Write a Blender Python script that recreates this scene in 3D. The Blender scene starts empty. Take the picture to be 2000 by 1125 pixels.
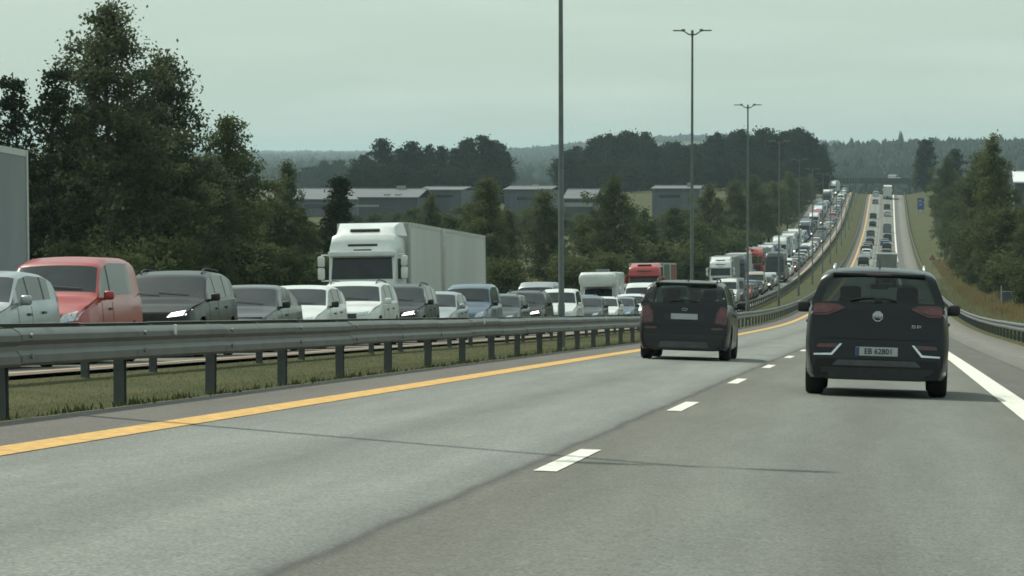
import bpy, bmesh, math, random
import numpy as np
from mathutils import Vector, Matrix
from mathutils.bvhtree import BVHTree

random.seed(11)
rng = np.random.default_rng(11)
sc = bpy.context.scene
col = sc.collection
PI = math.pi
R = math.radians

# ---------------------------------------------------------------- camera
cd = bpy.data.cameras.new('camera')
cam = bpy.data.objects.new('camera', cd)
col.objects.link(cam)
cd.sensor_width = 36.0
cd.lens = 36.0 * 6150 / 2000
cd.clip_start = 0.5
cd.clip_end = 40000
cam.location = (0, 0, 0)
cam.rotation_euler = (R(90 - 2.258), 0, R(6.815))
sc.camera = cam

# ---------------------------------------------------------------- world, sun, exposure
SUN_EL, SUN_AZ = 52.6, -48.7          # ahead of us and to the left, as the lamp post's shadow tells
world = bpy.data.worlds.new('World')
sc.world = world
world.use_nodes = True
nt = world.node_tree
nt.nodes.clear()
w_out = nt.nodes.new('ShaderNodeOutputWorld')
w_bg = nt.nodes.new('ShaderNodeBackground')
w_bg.inputs['Strength'].default_value = 0.11
w_sky = nt.nodes.new('ShaderNodeTexSky')
w_sky.sky_type = 'NISHITA'
w_sky.sun_disc = False
w_sky.sun_elevation = R(SUN_EL)
w_sky.sun_rotation = R(SUN_AZ)
w_sky.air_density = 1.2
w_sky.dust_density = 4.0
w_sky.ozone_density = 1.0
w_tc = nt.nodes.new('ShaderNodeTexCoord')
w_map = nt.nodes.new('ShaderNodeMapping')
w_map.inputs['Scale'].default_value = (9, 9, 70)
w_noise = nt.nodes.new('ShaderNodeTexNoise')
w_noise.inputs['Scale'].default_value = 1.0
w_noise.inputs['Detail'].default_value = 3.0
w_noise.inputs['Roughness'].default_value = 0.45
w_ramp = nt.nodes.new('ShaderNodeMapRange')
w_ramp.inputs[1].default_value = 0.48
w_ramp.inputs[2].default_value = 0.78
w_ramp.inputs[3].default_value = 0.0
w_ramp.inputs[4].default_value = 0.45
w_veil = nt.nodes.new('ShaderNodeMixRGB')       # the thin even veil of summer haze over the whole sky
w_veil.inputs[0].default_value = 0.78
w_veil.inputs[2].default_value = (5.15, 6.4, 5.65, 1)
w_cloud = nt.nodes.new('ShaderNodeMixRGB')
w_cloud.inputs[2].default_value = (6.3, 7.2, 6.5, 1)
L = nt.links.new
L(w_tc.outputs['Generated'], w_map.inputs['Vector'])
L(w_map.outputs['Vector'], w_noise.inputs['Vector'])
L(w_noise.outputs['Fac'], w_ramp.inputs[0])
w_tint = nt.nodes.new('ShaderNodeMixRGB')        # the tinted glass of the day: a slight green cast
w_tint.blend_type = 'MULTIPLY'
w_tint.inputs[0].default_value = 1.0
w_tint.inputs[2].default_value = (1.0, 1.16, 1.22, 1)
L(w_sky.outputs['Color'], w_tint.inputs[1])
L(w_tint.outputs[0], w_veil.inputs[1])
L(w_veil.outputs[0], w_cloud.inputs[1])
L(w_ramp.outputs[0], w_cloud.inputs[0])
L(w_cloud.outputs[0], w_bg.inputs['Color'])
L(w_bg.outputs[0], w_out.inputs['Surface'])

sd = bpy.data.lights.new('sun', 'SUN')
sd.energy = 3.3
sd.angle = R(0.6)
sd.color = (1.0, 0.97, 0.86)
sun = bpy.data.objects.new('sun', sd)
col.objects.link(sun)
S = Vector((math.sin(R(SUN_AZ)) * math.cos(R(SUN_EL)), math.cos(R(SUN_AZ)) * math.cos(R(SUN_EL)), math.sin(R(SUN_EL))))
sun.rotation_euler = (-S).to_track_quat('-Z', 'Y').to_euler()
sun.location = S * 60

sc.view_settings.view_transform = 'Standard'
sc.view_settings.look = 'None'
sc.view_settings.exposure = 0.1
sc.view_settings.gamma = 1.0
sc.view_settings.use_curve_mapping = False
sc.render.engine = 'CYCLES'
sc.cycles.use_denoising = True
sc.cycles.max_bounces = 6
sc.cycles.diffuse_bounces = 3
sc.cycles.glossy_bounces = 3
sc.cycles.transmission_bounces = 4
sc.cycles.transparent_max_bounces = 10
sc.cycles.volume_bounces = 0
sc.cycles.filter_width = 1.7
sc.cycles.caustics_reflective = False
sc.cycles.caustics_refractive = False

# ---------------------------------------------------------------- materials
MATS = {}

def newmat(name):
    m = bpy.data.materials.new(name)
    m.use_nodes = True
    n = m.node_tree.nodes
    b = n['Principled BSDF']
    return m, m.node_tree, b

def pm(name, c, rough=0.6, metal=0.0, var=0.0, scale=4.0, bump=0.0, bscale=60.0, coat=0.0, spec=0.5, stretch=None, c2=None, emit=None):
    """Procedural material: base colour varied by noise in object space, optional fine relief."""
    if name in MATS:
        return MATS[name]
    m, t, b = newmat(name)
    N, K = t.nodes, t.links.new
    b.inputs['Base Color'].default_value = (*c, 1)
    b.inputs['Roughness'].default_value = rough
    b.inputs['Metallic'].default_value = metal
    b.inputs['Specular IOR Level'].default_value = spec
    if coat:
        b.inputs['Coat Weight'].default_value = coat
        b.inputs['Coat Roughness'].default_value = 0.06
    if emit:
        b.inputs['Emission Color'].default_value = (*emit[0], 1)
        b.inputs['Emission Strength'].default_value = emit[1]
    if var or c2 or bump:
        tc = N.new('ShaderNodeTexCoord')
        mp = N.new('ShaderNodeMapping')
        if stretch:
            mp.inputs['Scale'].default_value = stretch
        K(tc.outputs['Object'], mp.inputs['Vector'])
    if var or c2:
        nz = N.new('ShaderNodeTexNoise')
        nz.inputs['Scale'].default_value = scale
        nz.inputs['Detail'].default_value = 5
        nz.inputs['Roughness'].default_value = 0.6
        K(mp.outputs['Vector'], nz.inputs['Vector'])
        mx = N.new('ShaderNodeMixRGB')
        lo = tuple(x * (1 - var) for x in c)
        hi = c2 if c2 else tuple(min(1, x * (1 + var)) for x in c)
        mx.inputs[1].default_value = (*lo, 1)
        mx.inputs[2].default_value = (*hi, 1)
        mr = N.new('ShaderNodeMapRange')
        mr.inputs[1].default_value = 0.32
        mr.inputs[2].default_value = 0.68
        K(nz.outputs['Fac'], mr.inputs[0])
        K(mr.outputs[0], mx.inputs[0])
        K(mx.outputs[0], b.inputs['Base Color'])
    if bump:
        n2 = N.new('ShaderNodeTexNoise')
        n2.inputs['Scale'].default_value = bscale
        n2.inputs['Detail'].default_value = 4
        K(mp.outputs['Vector'], n2.inputs['Vector'])
        bp = N.new('ShaderNodeBump')
        bp.inputs['Strength'].default_value = bump
        bp.inputs['Distance'].default_value = 0.02
        K(n2.outputs['Fac'], bp.inputs['Height'])
        K(bp.outputs['Normal'], b.inputs['Normal'])
    MATS[name] = m
    return m

def paint(name, c, rough=0.3, metal=0.0):
    return pm('paint_' + name, c, rough, metal, var=0.12, scale=1.3, coat=0.35 if max(c) > .03 else 0.2, spec=0.5 if max(c) > .03 else 0.3, bump=0.02, bscale=9)

PAINT = {
    'black': paint('black', (0.006, 0.007, 0.008)),
    'near black': paint('near_black', (0.012, 0.014, 0.016)),
    'navy': paint('navy', (0.004, 0.0065, 0.009)),
    'white': paint('white', (0.64, 0.66, 0.645)),
    'silver': paint('silver', (0.34, 0.37, 0.39), 0.32, 0.55),
    'grey': paint('grey', (0.13, 0.145, 0.15), 0.3, 0.3),
    'dark grey': paint('dark_grey', (0.045, 0.05, 0.055), 0.3, 0.2),
    'blue-grey': paint('blue_grey', (0.11, 0.15, 0.20), 0.3, 0.4),
    'blue': paint('blue', (0.025, 0.06, 0.14)),
    'red': paint('red', (0.36, 0.040, 0.038)),
    'dark red': paint('dark_red', (0.15, 0.018, 0.016)),
    'dark green': paint('dark_green', (0.022, 0.04, 0.035)),
    'beige': paint('beige', (0.36, 0.32, 0.25)),
}
M_GLASS = pm('dark_glass', (0.018, 0.024, 0.028), 0.05, var=0.4, scale=2.0, spec=0.45)
M_TYRE = pm('tyre_rubber', (0.013, 0.013, 0.013), 0.85, var=0.3, scale=14, bump=0.3, bscale=90)
M_RIM = pm('wheel_alloy', (0.3, 0.31, 0.32), 0.35, 0.8, var=0.2, scale=6)
M_BLACK = pm('black_plastic', (0.016, 0.017, 0.018), 0.55, var=0.3, scale=12, bump=0.1, bscale=120)
M_UNDER = pm('underbody', (0.008, 0.008, 0.008), 0.9, var=0.4, scale=5)
M_CHROME = pm('chrome_trim', (0.62, 0.64, 0.65), 0.16, 1.0, var=0.06, scale=9)
M_LAMP = pm('headlamp_glass', (0.55, 0.58, 0.6), 0.06, 0.7, var=0.3, scale=25)
M_LAMP_ON = pm('headlamp_lit', (0.9, 0.9, 0.85), 0.1, emit=((1.0, 0.97, 0.86), 4.0))
M_TAIL = pm('tail_lamp_red', (0.075, 0.006, 0.008), 0.14, var=0.3, scale=16, coat=0.6)
M_TAIL2 = pm('tail_lamp_inner', (0.11, 0.022, 0.024), 0.14, var=0.3, scale=20, coat=0.6)
M_PLATE = pm('plate_white', (0.42, 0.44, 0.45), 0.5, var=0.06, scale=12)
M_PLATE_BLUE = pm('plate_blue', (0.03, 0.06, 0.22), 0.45, var=0.06, scale=12)
M_INK = pm('plate_ink', (0.015, 0.015, 0.017), 0.5, var=0.1, scale=12)
M_SEAT = pm('seat_cloth', (0.025, 0.026, 0.028), 0.9, var=0.3, scale=20, bump=0.2, bscale=150)
M_GALV = pm('galvanised_steel', (0.10, 0.108, 0.104), 0.42, 0.0, spec=0.3, var=0.22, scale=1.6, bump=0.05, bscale=30)
M_POSTS = pm('galvanised_post', (0.085, 0.092, 0.092), 0.7, 0.0, var=0.25, scale=4)
M_LPOLE = pm('lamp_pole_steel', (0.11, 0.13, 0.125), 0.55, 0.1, var=0.2, scale=2)

def glass_clear():
    m, t, b = newmat('clear_car_glass')
    N, K = t.nodes, t.links.new
    N.remove(b)
    tr = N.new('ShaderNodeBsdfTransparent')
    tr.inputs['Color'].default_value = (0.27, 0.32, 0.31, 1)
    gl = N.new('ShaderNodeBsdfGlossy')
    gl.inputs['Roughness'].default_value = 0.03
    fr = N.new('ShaderNodeFresnel')
    fr.inputs['IOR'].default_value = 1.5
    mx = N.new('ShaderNodeMixShader')
    K(fr.outputs[0], mx.inputs[0]); K(tr.outputs[0], mx.inputs[1]); K(gl.outputs[0], mx.inputs[2])
    K(mx.outputs[0], N['Material Output'].inputs['Surface'])
    return m
M_CLEAR = glass_clear()

# ---------------------------------------------------------------- mesh helpers
def mesh(name, verts, faces, mat=None, smooth=False, sharp=None):
    me = bpy.data.meshes.new(name)
    me.from_pydata([tuple(v) for v in verts], [], faces)
    me.update()
    if smooth:
        me.polygons.foreach_set('use_smooth', [True] * len(me.polygons))
        if sharp:
            me.set_sharp_from_angle(angle=R(sharp))
    if mat:
        me.materials.append(mat)
    return me

def fast_mesh(name, co, loops, per, mat):
    """co (n,3) float array, loops flat vertex indices, per = corners of each face."""
    me = bpy.data.meshes.new(name)
    nf = len(loops) // per
    me.vertices.add(len(co))
    me.vertices.foreach_set('co', np.asarray(co, dtype=np.float32).ravel())
    me.loops.add(len(loops))
    me.loops.foreach_set('vertex_index', np.asarray(loops, dtype=np.int32))
    me.polygons.add(nf)
    me.polygons.foreach_set('loop_start', np.arange(nf, dtype=np.int32) * per)
    me.update(calc_edges=True)
    me.validate()
    if mat:
        me.materials.append(mat)
    return me

def link(name, data, parent=None, loc=None, kind=None, label=None, cat=None, group=None):
    o = bpy.data.objects.new(name, data)
    col.objects.link(o)
    if parent is not None:
        o.parent = parent
    if loc is not None:
        o.location = loc
    tag(o, label, cat, group, kind)
    return o

def tag(o, label=None, cat=None, group=None, kind=None):
    if label: o['label'] = label
    if cat: o['category'] = cat
    if group: o['group'] = group
    if kind: o['kind'] = kind

class MB:
    """Collects shapes into one mesh."""
    def __init__(s):
        s.v, s.f = [], []
    def add(s, verts, faces):
        k = len(s.v)
        s.v += [tuple(v) for v in verts]
        s.f += [tuple(i + k for i in f) for f in faces]
        return s
    def box(s, x0, x1, y0, y1, z0, z1):
        return s.add([(x0, y0, z0), (x1, y0, z0), (x1, y1, z0), (x0, y1, z0), (x0, y0, z1), (x1, y0, z1), (x1, y1, z1), (x0, y1, z1)],
                     [(3, 2, 1, 0), (4, 5, 6, 7), (0, 1, 5, 4), (1, 2, 6, 5), (2, 3, 7, 6), (3, 0, 4, 7)])
    def bbox(s, x0, x1, y0, y1, z0, z1, bev=0.03, seg=2):
        bm = bmesh.new()
        bmesh.ops.create_cube(bm, size=1.0)
        for v in bm.verts:
            v.co = Vector((x0 + (v.co.x + .5) * (x1 - x0), y0 + (v.co.y + .5) * (y1 - y0), z0 + (v.co.z + .5) * (z1 - z0)))
        bmesh.ops.bevel(bm, geom=bm.edges[:], offset=bev, segments=seg, affect='EDGES', profile=0.5)
        bm.verts.index_update()
        s.add([v.co.copy() for v in bm.verts], [[v.index for v in f.verts] for f in bm.faces])
        bm.free()
        return s
    def tube(s, pts, rad, n=6, cap=True):
        pts = [Vector(p) for p in pts]
        rads = rad if isinstance(rad, (list, tuple)) else [rad] * len(pts)
        rings = []
        vs, fs = [], []
        for i, p in enumerate(pts):
            d = (pts[min(i + 1, len(pts) - 1)] - pts[max(i - 1, 0)]).normalized()
            a = d.cross(Vector((0, 0, 1)))
            if a.length < 1e-3: a = d.cross(Vector((1, 0, 0)))
            a.normalize(); b = d.cross(a)
            for k in range(n):
                an = 2 * PI * k / n
                vs.append(p + (a * math.cos(an) + b * math.sin(an)) * rads[i])
        for i in range(len(pts) - 1):
            for k in range(n):
                fs.append((i * n + k, i * n + (k + 1) % n, (i + 1) * n + (k + 1) % n, (i + 1) * n + k))
        if cap:
            fs.append(tuple(range(n))[::-1]); fs.append(tuple((len(pts) - 1) * n + k for k in range(n)))
        return s.add(vs, fs)
    def lathe_x(s, prof, n=18, cx=0, cy=0, cz=0):
        """prof: (x, r) pairs turned about the X axis."""
        vs, fs = [], []
        for (x, r) in prof:
            for k in range(n):
                a = 2 * PI * k / n
                vs.append((cx + x, cy + r * math.cos(a), cz + r * math.sin(a)))
        for i in range(len(prof) - 1):
            for k in range(n):
                fs.append((i * n + k, i * n + (k + 1) % n, (i + 1) * n + (k + 1) % n, (i + 1) * n + k))
        return s.add(vs, fs)
    def mesh(s, name, mat=None, smooth=False, sharp=None):
        return mesh(name, s.v, s.f, mat, smooth, sharp)
# ---------------------------------------------------------------- the lie of the land
ROAD_PTS = [(-400, 9.5), (-200, 6.5), (-60, 1.70), (0, -1.08), (60, -3.86), (119, -6.6), (192, -9.7), (275, -12.45), (373, -14.6), (487, -16.1), (557, -16.5),
            (657, -16.5), (757, -15.8), (856, -13.8), (930, -11.7), (971, -10.6), (1010, -9.95), (1050, -10.2), (1100, -10.9), (1240, -13.8),
            (1500, -17.5), (2200, -17.0), (3200, -12.0)]

def _pchip(pts, xs):
    x = np.array([p[0] for p in pts], float); y = np.array([p[1] for p in pts], float)
    h = np.diff(x); d = np.diff(y) / h
    m = np.zeros(len(x)); m[0] = d[0]; m[-1] = d[-1]
    for i in range(1, len(x) - 1):
        m[i] = (d[i - 1] * h[i] + d[i] * h[i - 1]) / (h[i - 1] + h[i])
    i = np.clip(np.searchsorted(x, xs, side='right') - 1, 0, len(h) - 1)
    t = (xs - x[i]) / h[i]
    return ((2 * t**3 - 3 * t**2 + 1) * y[i] + (t**3 - 2 * t**2 + t) * h[i] * m[i] + (-2 * t**3 + 3 * t**2) * y[i + 1] + (t**3 - t**2) * h[i] * m[i + 1])

YS = np.concatenate([np.arange(-400, 400, 4.0), np.arange(400, 1300, 8.0), np.arange(1300, 3201, 50.0)])
RS = _pchip(ROAD_PTS, YS)

def road(y):
    return np.interp(y, YS, RS)

def sstep(a, b, x):
    t = np.clip((np.asarray(x, float) - a) / (b - a), 0, 1)
    return t * t * (3 - 2 * t)

def opp_off(y):
    return 0.15 + 0.6 * np.interp(y, YS, sstep(300, 620, YS))

def z_own(x, y):                 # our carriageway: crossfall to the right
    return road(y) - 0.025 * np.asarray(x)

def z_opp(x, y):                 # the opposite carriageway: crossfall to the left
    return road(y) + opp_off(y) + 0.02 * (np.asarray(x) + 12.0)

CS_X = [-70, -45, -34, -27, -24.5, -22.7, -22.2, -11.5, -11.2, -9.2, -7.05, -6.75, 4.55, 4.85, 5.6, 7.5, 11, 18, 40]
def cross(x, y):
    """height of the ground relative to the road level, beside and under the carriageways"""
    o = opp_off(y)
    zz = [2.4 + 0 * o, 2.2 + 0 * o, 1.4 + 0 * o, 0.35 + o, o - 0.25, o - 0.25, o - 0.36, o - 0.12, o - 0.03, 0.5 * (o + .18) - 0.16, 0.155 + 0 * o,
          0.05 + 0 * o, -0.23 + 0 * o, -0.145 + 0 * o, -0.10 + 0 * o, 0.25 + 0 * o, 0.9 + 0 * o, 1.7 + 0 * o, 2.2 + 0 * o]
    out = np.zeros(np.broadcast(x, y).shape)
    x = np.broadcast_to(x, out.shape)
    out[...] = zz[0]
    for i in range(len(CS_X) - 1):
        m = (x >= CS_X[i]) & (x <= CS_X[i + 1])
        t = (x - CS_X[i]) / (CS_X[i + 1] - CS_X[i])
        v = zz[i] * (1 - t) + zz[i + 1] * t
        out = np.where(m, v, out)
    out = np.where(x > CS_X[-1], zz[-1], out)
    return out

NAT = [(-6000, 14), (-400, 9), (0, 0), (150, -6), (300, -10.2), (600, -12.5), (900, -10.0), (1100, -12), (1500, -17), (2200, -16), (3000, -10), (4500, -2), (8000, 22), (14000, 60)]
def terrain(x, y):
    x = np.asarray(x, float); y = np.asarray(y, float)
    x, y = np.broadcast_arrays(x, y)
    near = np.where(y < 3200, road(y), np.interp(y, [p[0] for p in NAT], [p[1] for p in NAT])) + cross(x, y)
    nat = np.interp(y, [p[0] for p in NAT], [p[1] for p in NAT]) + 0.6 * np.sin(x / 37.0) * np.sin(y / 61.0 + 1)
    w = sstep(34, 120, np.abs(x + 8)) + sstep(1350, 1900, y)
    w = np.clip(w, 0, 1)
    hill = 21 * np.exp(-((x - 190) / 190.0)**2 - ((y - 2800) / 420.0)**2) + 12 * np.exp(-((x + 20) / 110.0)**2 - ((y - 2750) / 330.0)**2)
    hill2 = 36 * np.exp(-((x + 310) / 330.0)**2 - ((y - 5600) / 900.0)**2)
    return near * (1 - w) + nat * w + hill + hill2

def tz(x, y):
    return float(terrain(np.array([x]), np.array([y]))[0])

# ---------------------------------------------------------------- ground, road, sky-side setting
def grass_mat(name, a, b, c, sc1=0.35, sc2=9.0):
    m, t, bs = newmat(name)
    N, K = t.nodes, t.links.new
    tc = N.new('ShaderNodeTexCoord')
    n1 = N.new('ShaderNodeTexNoise'); n1.inputs['Scale'].default_value = sc1; n1.inputs['Detail'].default_value = 6
    n2 = N.new('ShaderNodeTexNoise'); n2.inputs['Scale'].default_value = sc2; n2.inputs['Detail'].default_value = 6
    K(tc.outputs['Object'], n1.inputs['Vector']); K(tc.outputs['Object'], n2.inputs['Vector'])
    m1 = N.new('ShaderNodeMixRGB'); m1.inputs[1].default_value = (*a, 1); m1.inputs[2].default_value = (*b, 1)
    m2 = N.new('ShaderNodeMixRGB'); m2.inputs[2].default_value = (*c, 1)
    r1 = N.new('ShaderNodeMapRange'); r1.inputs[1].default_value = .35; r1.inputs[2].default_value = .65
    r2 = N.new('ShaderNodeMapRange'); r2.inputs[1].default_value = .45; r2.inputs[2].default_value = .75; r2.inputs[4].default_value = .8
    K(n1.outputs['Fac'], r1.inputs[0]); K(n2.outputs['Fac'], r2.inputs[0])
    K(r1.outputs[0], m1.inputs[0]); K(r2.outputs[0], m2.inputs[0]); K(m1.outputs[0], m2.inputs[1])
    K(m2.outputs[0], bs.inputs['Base Color'])
    bs.inputs['Roughness'].default_value = 0.95
    bs.inputs['Specular IOR Level'].default_value = 0.15
    bp = N.new('ShaderNodeBump'); bp.inputs['Strength'].default_value = .6; bp.inputs['Distance'].default_value = .1
    K(n2.outputs['Fac'], bp.inputs['Height']); K(bp.outputs[0], bs.inputs['Normal'])
    return m
M_GROUND = grass_mat('verge_grass', (0.050, 0.060, 0.022), (0.088, 0.080, 0.034), (0.04, 0.05, 0.018))

def asphalt(name, stops, agg=(0.75, 1.25), base_rough=0.82):
    """stops: (X, colour) across the road; the lanes were laid at different times"""
    m, t, bs = newmat(name)
    N, K = t.nodes, t.links.new
    tc = N.new('ShaderNodeTexCoord')
    sep = N.new('ShaderNodeSeparateXYZ'); K(tc.outputs['Object'], sep.inputs[0])
    wob = N.new('ShaderNodeTexNoise'); wob.inputs['Scale'].default_value = .7; wob.inputs['Detail'].default_value = 4
    K(tc.outputs['Object'], wob.inputs['Vector'])
    ad = N.new('ShaderNodeMath'); ad.operation = 'MULTIPLY_ADD'; ad.inputs[1].default_value = .12
    K(wob.outputs['Fac'], ad.inputs[0]); K(sep.outputs['X'], ad.inputs[2])
    x0, x1 = stops[0][0], stops[-1][0]
    mr = N.new('ShaderNodeMapRange'); mr.inputs[1].default_value = x0 + .06; mr.inputs[2].default_value = x1 + .06
    K(ad.outputs[0], mr.inputs[0])
    cr = N.new('ShaderNodeValToRGB')
    el = cr.color_ramp.elements
    for i, (x, c) in enumerate(stops):
        p = (x - x0) / (x1 - x0)
        e = el[i] if i < 2 else el.new(p)
        e.position = p
        e.color = (*c, 1)
    K(mr.outputs[0], cr.inputs[0])
    n1 = N.new('ShaderNodeTexNoise'); n1.inputs['Scale'].default_value = 48; n1.inputs['Detail'].default_value = 3; n1.inputs['Roughness'].default_value = .7
    K(tc.outputs['Object'], n1.inputs['Vector'])
    mp = N.new('ShaderNodeMapping'); mp.inputs['Scale'].default_value = (1.4, .12, 1)
    n2 = N.new('ShaderNodeTexNoise'); n2.inputs['Scale'].default_value = 1.6; n2.inputs['Detail'].default_value = 6; n2.inputs['Roughness'].default_value = .62
    K(tc.outputs['Object'], mp.inputs['Vector']); K(mp.outputs[0], n2.inputs['Vector'])
    n3 = N.new('ShaderNodeTexNoise'); n3.inputs['Scale'].default_value = 9; n3.inputs['Detail'].default_value = 4
    K(tc.outputs['Object'], n3.inputs['Vector'])
    prev = cr.outputs[0]
    for nz, lo, hi in ((n1, .45, 1.55), (n2, .86, 1.14), (n3, .92, 1.08)):
        r = N.new('ShaderNodeMapRange'); r.inputs[1].default_value = .3; r.inputs[2].default_value = .7; r.inputs[3].default_value = lo; r.inputs[4].default_value = hi
        K(nz.outputs['Fac'], r.inputs[0])
        mu = N.new('ShaderNodeVectorMath'); mu.operation = 'SCALE'
        K(prev, mu.inputs[0]); K(r.outputs[0], mu.inputs['Scale'])
        prev = mu.outputs[0]
    K(prev, bs.inputs['Base Color'])
    bs.inputs['Roughness'].default_value = base_rough
    bs.inputs['Specular IOR Level'].default_value = .35
    bp = N.new('ShaderNodeBump'); bp.inputs['Strength'].default_value = .5; bp.inputs['Distance'].default_value = .012
    K(n1.outputs['Fac'], bp.inputs['Height']); K(bp.outputs[0], bs.inputs['Normal'])
    return m

A_L, A_R, A_S, A_T = (0.185, 0.194, 0.178), (0.132, 0.132, 0.113), (0.118, 0.107, 0.095), (0.03, 0.03, 0.028)
M_ROAD = asphalt('asphalt_worn', [(-6.9, A_S), (-5.55, A_S), (-5.5, (0.153, 0.162, 0.149)), (-5.0, A_L), (-4.3, (0.180, 0.189, 0.171)), (-3.85, (0.140, 0.147, 0.135)), (-3.4, (0.180, 0.189, 0.171)), (-2.7, A_L),
                                 (-2.38, (0.144, 0.149, 0.135)), (-2.315, (0.055, 0.055, 0.05)), (-2.25, (0.117, 0.113, 0.095)), (-1.6, A_R), (-0.9, (0.149, 0.153, 0.135)), (-0.25, (0.122, 0.124, 0.110)), (0.5, (0.144, 0.149, 0.133)), (1.3, (0.126, 0.126, 0.108)),
                                 (1.75, (0.095, 0.090, 0.081)), (2.55, (0.104, 0.097, 0.086)), (2.6, (0.054, 0.051, 0.045)), (2.66, (0.135, 0.128, 0.113)), (3.5, (0.171, 0.165, 0.149)), (4.6, (0.126, 0.113, 0.090))])
M_ROAD2 = asphalt('asphalt_opposite', [(-22.3, A_S), (-19.2, A_R), (-17.4, (0.14, 0.145, 0.13)), (-15.6, A_R), (-13.8, (0.15, 0.15, 0.135)), (-11.9, A_R), (-11.4, A_S)])
M_WHITE_LINE = pm('white_road_paint', (0.66, 0.65, 0.58), 0.7, var=0.24, scale=11, bump=0.3, bscale=60)
M_YELLOW_LINE = pm('yellow_road_paint', (0.52, 0.29, 0.065), 0.7, var=0.22, scale=9, bump=0.3, bscale=60, c2=(0.72, 0.42, 0.11))
M_ORANGE_LINE = pm('orange_road_paint', (0.46, 0.27, 0.13), 0.7, var=0.25, scale=2, c2=(0.56, 0.36, 0.19))

def strip(name, xs, ys, zf, mat, lift=0.0, **kw):
    xs = np.asarray(xs, float); ys = np.asarray(ys, float)
    X, Y = np.meshgrid(xs, ys)
    Z = zf(X, Y) + lift
    co = np.stack([X, Y, Z], -1).reshape(-1, 3)
    nx, ny = len(xs), len(ys)
    i = (np.arange(ny - 1)[:, None] * nx + np.arange(nx - 1)[None, :])
    loops = np.stack([i, i + 1, i + 1 + nx, i + nx], -1).reshape(-1)
    me = fast_mesh(name, co, loops, 4, mat)
    me.polygons.foreach_set('use_smooth', [True] * len(me.polygons))
    return link(name, me, **kw)

gx = np.unique(np.concatenate([np.array(CS_X), np.arange(-44, -24, 2.0), np.arange(8, 30, 2.0), np.arange(-150, -44, 8.0), np.arange(30, 150, 8.0),
                               -np.geomspace(150, 6000, 26), np.geomspace(150, 6000, 26)]))
gy = np.unique(np.concatenate([[-6000, -3000, -1500, -800], YS[YS <= 1300], np.arange(1300, 3200, 50.0), np.geomspace(3200, 16000, 26)]))
strip('ground', gx, gy, terrain, M_GROUND, kind='structure')

ys = YS[YS <= 1300]
ROADO = strip('road', [-6.9, -5.0, -2.0, 1.5, 4.7], ys, z_own, M_ROAD, kind='structure')
ROADP = strip('opposite_road', [-22.3, -19.2, -15.6, -12.0, -11.4], ys, z_opp, M_ROAD2, kind='structure')

def within(a, b):
    return np.unique(np.concatenate([[a], YS[(YS > a) & (YS < b)], [b]]))

strip('edge_line', [-5.83, -5.51], ys, z_own, M_YELLOW_LINE, .005, parent=ROADO)
strip('edge_line', [1.38, 1.70], ys, z_own, M_WHITE_LINE, .005, parent=ROADO)
strip('edge_line', [-12.08, -11.84], ys, z_opp, M_ORANGE_LINE, .005, parent=ROADP)
strip('edge_line', [-19.35, -19.1], ys, z_opp, M_WHITE_LINE, .005, parent=ROADP)
for k in range(0, 70):
    y0 = 19.65 + 12.0 * (k - 2)
    strip('lane_dash', [-2.215, -2.065], within(y0, y0 + 3.1), z_own, M_WHITE_LINE, .005, parent=ROADO)
    strip('lane_dash', [-15.68, -15.52], within(y0 + 4, y0 + 7.1), z_opp, M_WHITE_LINE, .005, parent=ROADP)
# ---------------------------------------------------------------- grass and weeds on the verges
def blades(name, n, xr, yr, h, wd, zf, mat, lean=.45, ybias=1.0, dens=None, label=None):
    x = rng.uniform(xr[0], xr[1], n)
    y = yr[0] + (yr[1] - yr[0]) * rng.random(n) ** ybias
    if dens is not None:
        keep = rng.random(n) < dens(x, y)
        x, y = x[keep], y[keep]; n = len(x)
    z = zf(x, y) - .02
    hh = rng.uniform(h[0], h[1], n) * (0.55 + 0.9 * rng.random(n))
    a = rng.uniform(0, 2 * PI, n)
    ln = rng.uniform(0, lean, n) * hh
    la = rng.uniform(0, 2 * PI, n)
    dx, dy = np.cos(a) * wd, np.sin(a) * wd
    co = np.zeros((n, 4, 3), np.float32)
    co[:, 0] = np.stack([x - dx, y - dy, z], -1)
    co[:, 1] = np.stack([x + dx, y + dy, z], -1)
    co[:, 2] = np.stack([x + dx * .5 + np.cos(la) * ln * .4, y + dy * .5 + np.sin(la) * ln * .4, z + hh * .6], -1)
    co[:, 3] = np.stack([x + np.cos(la) * ln, y + np.sin(la) * ln, z + hh], -1)
    o = link(name, fast_mesh(name, co.reshape(-1, 3), np.arange(4 * n), 4, mat), kind='stuff', label=label, cat='grass')
    return o

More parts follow.
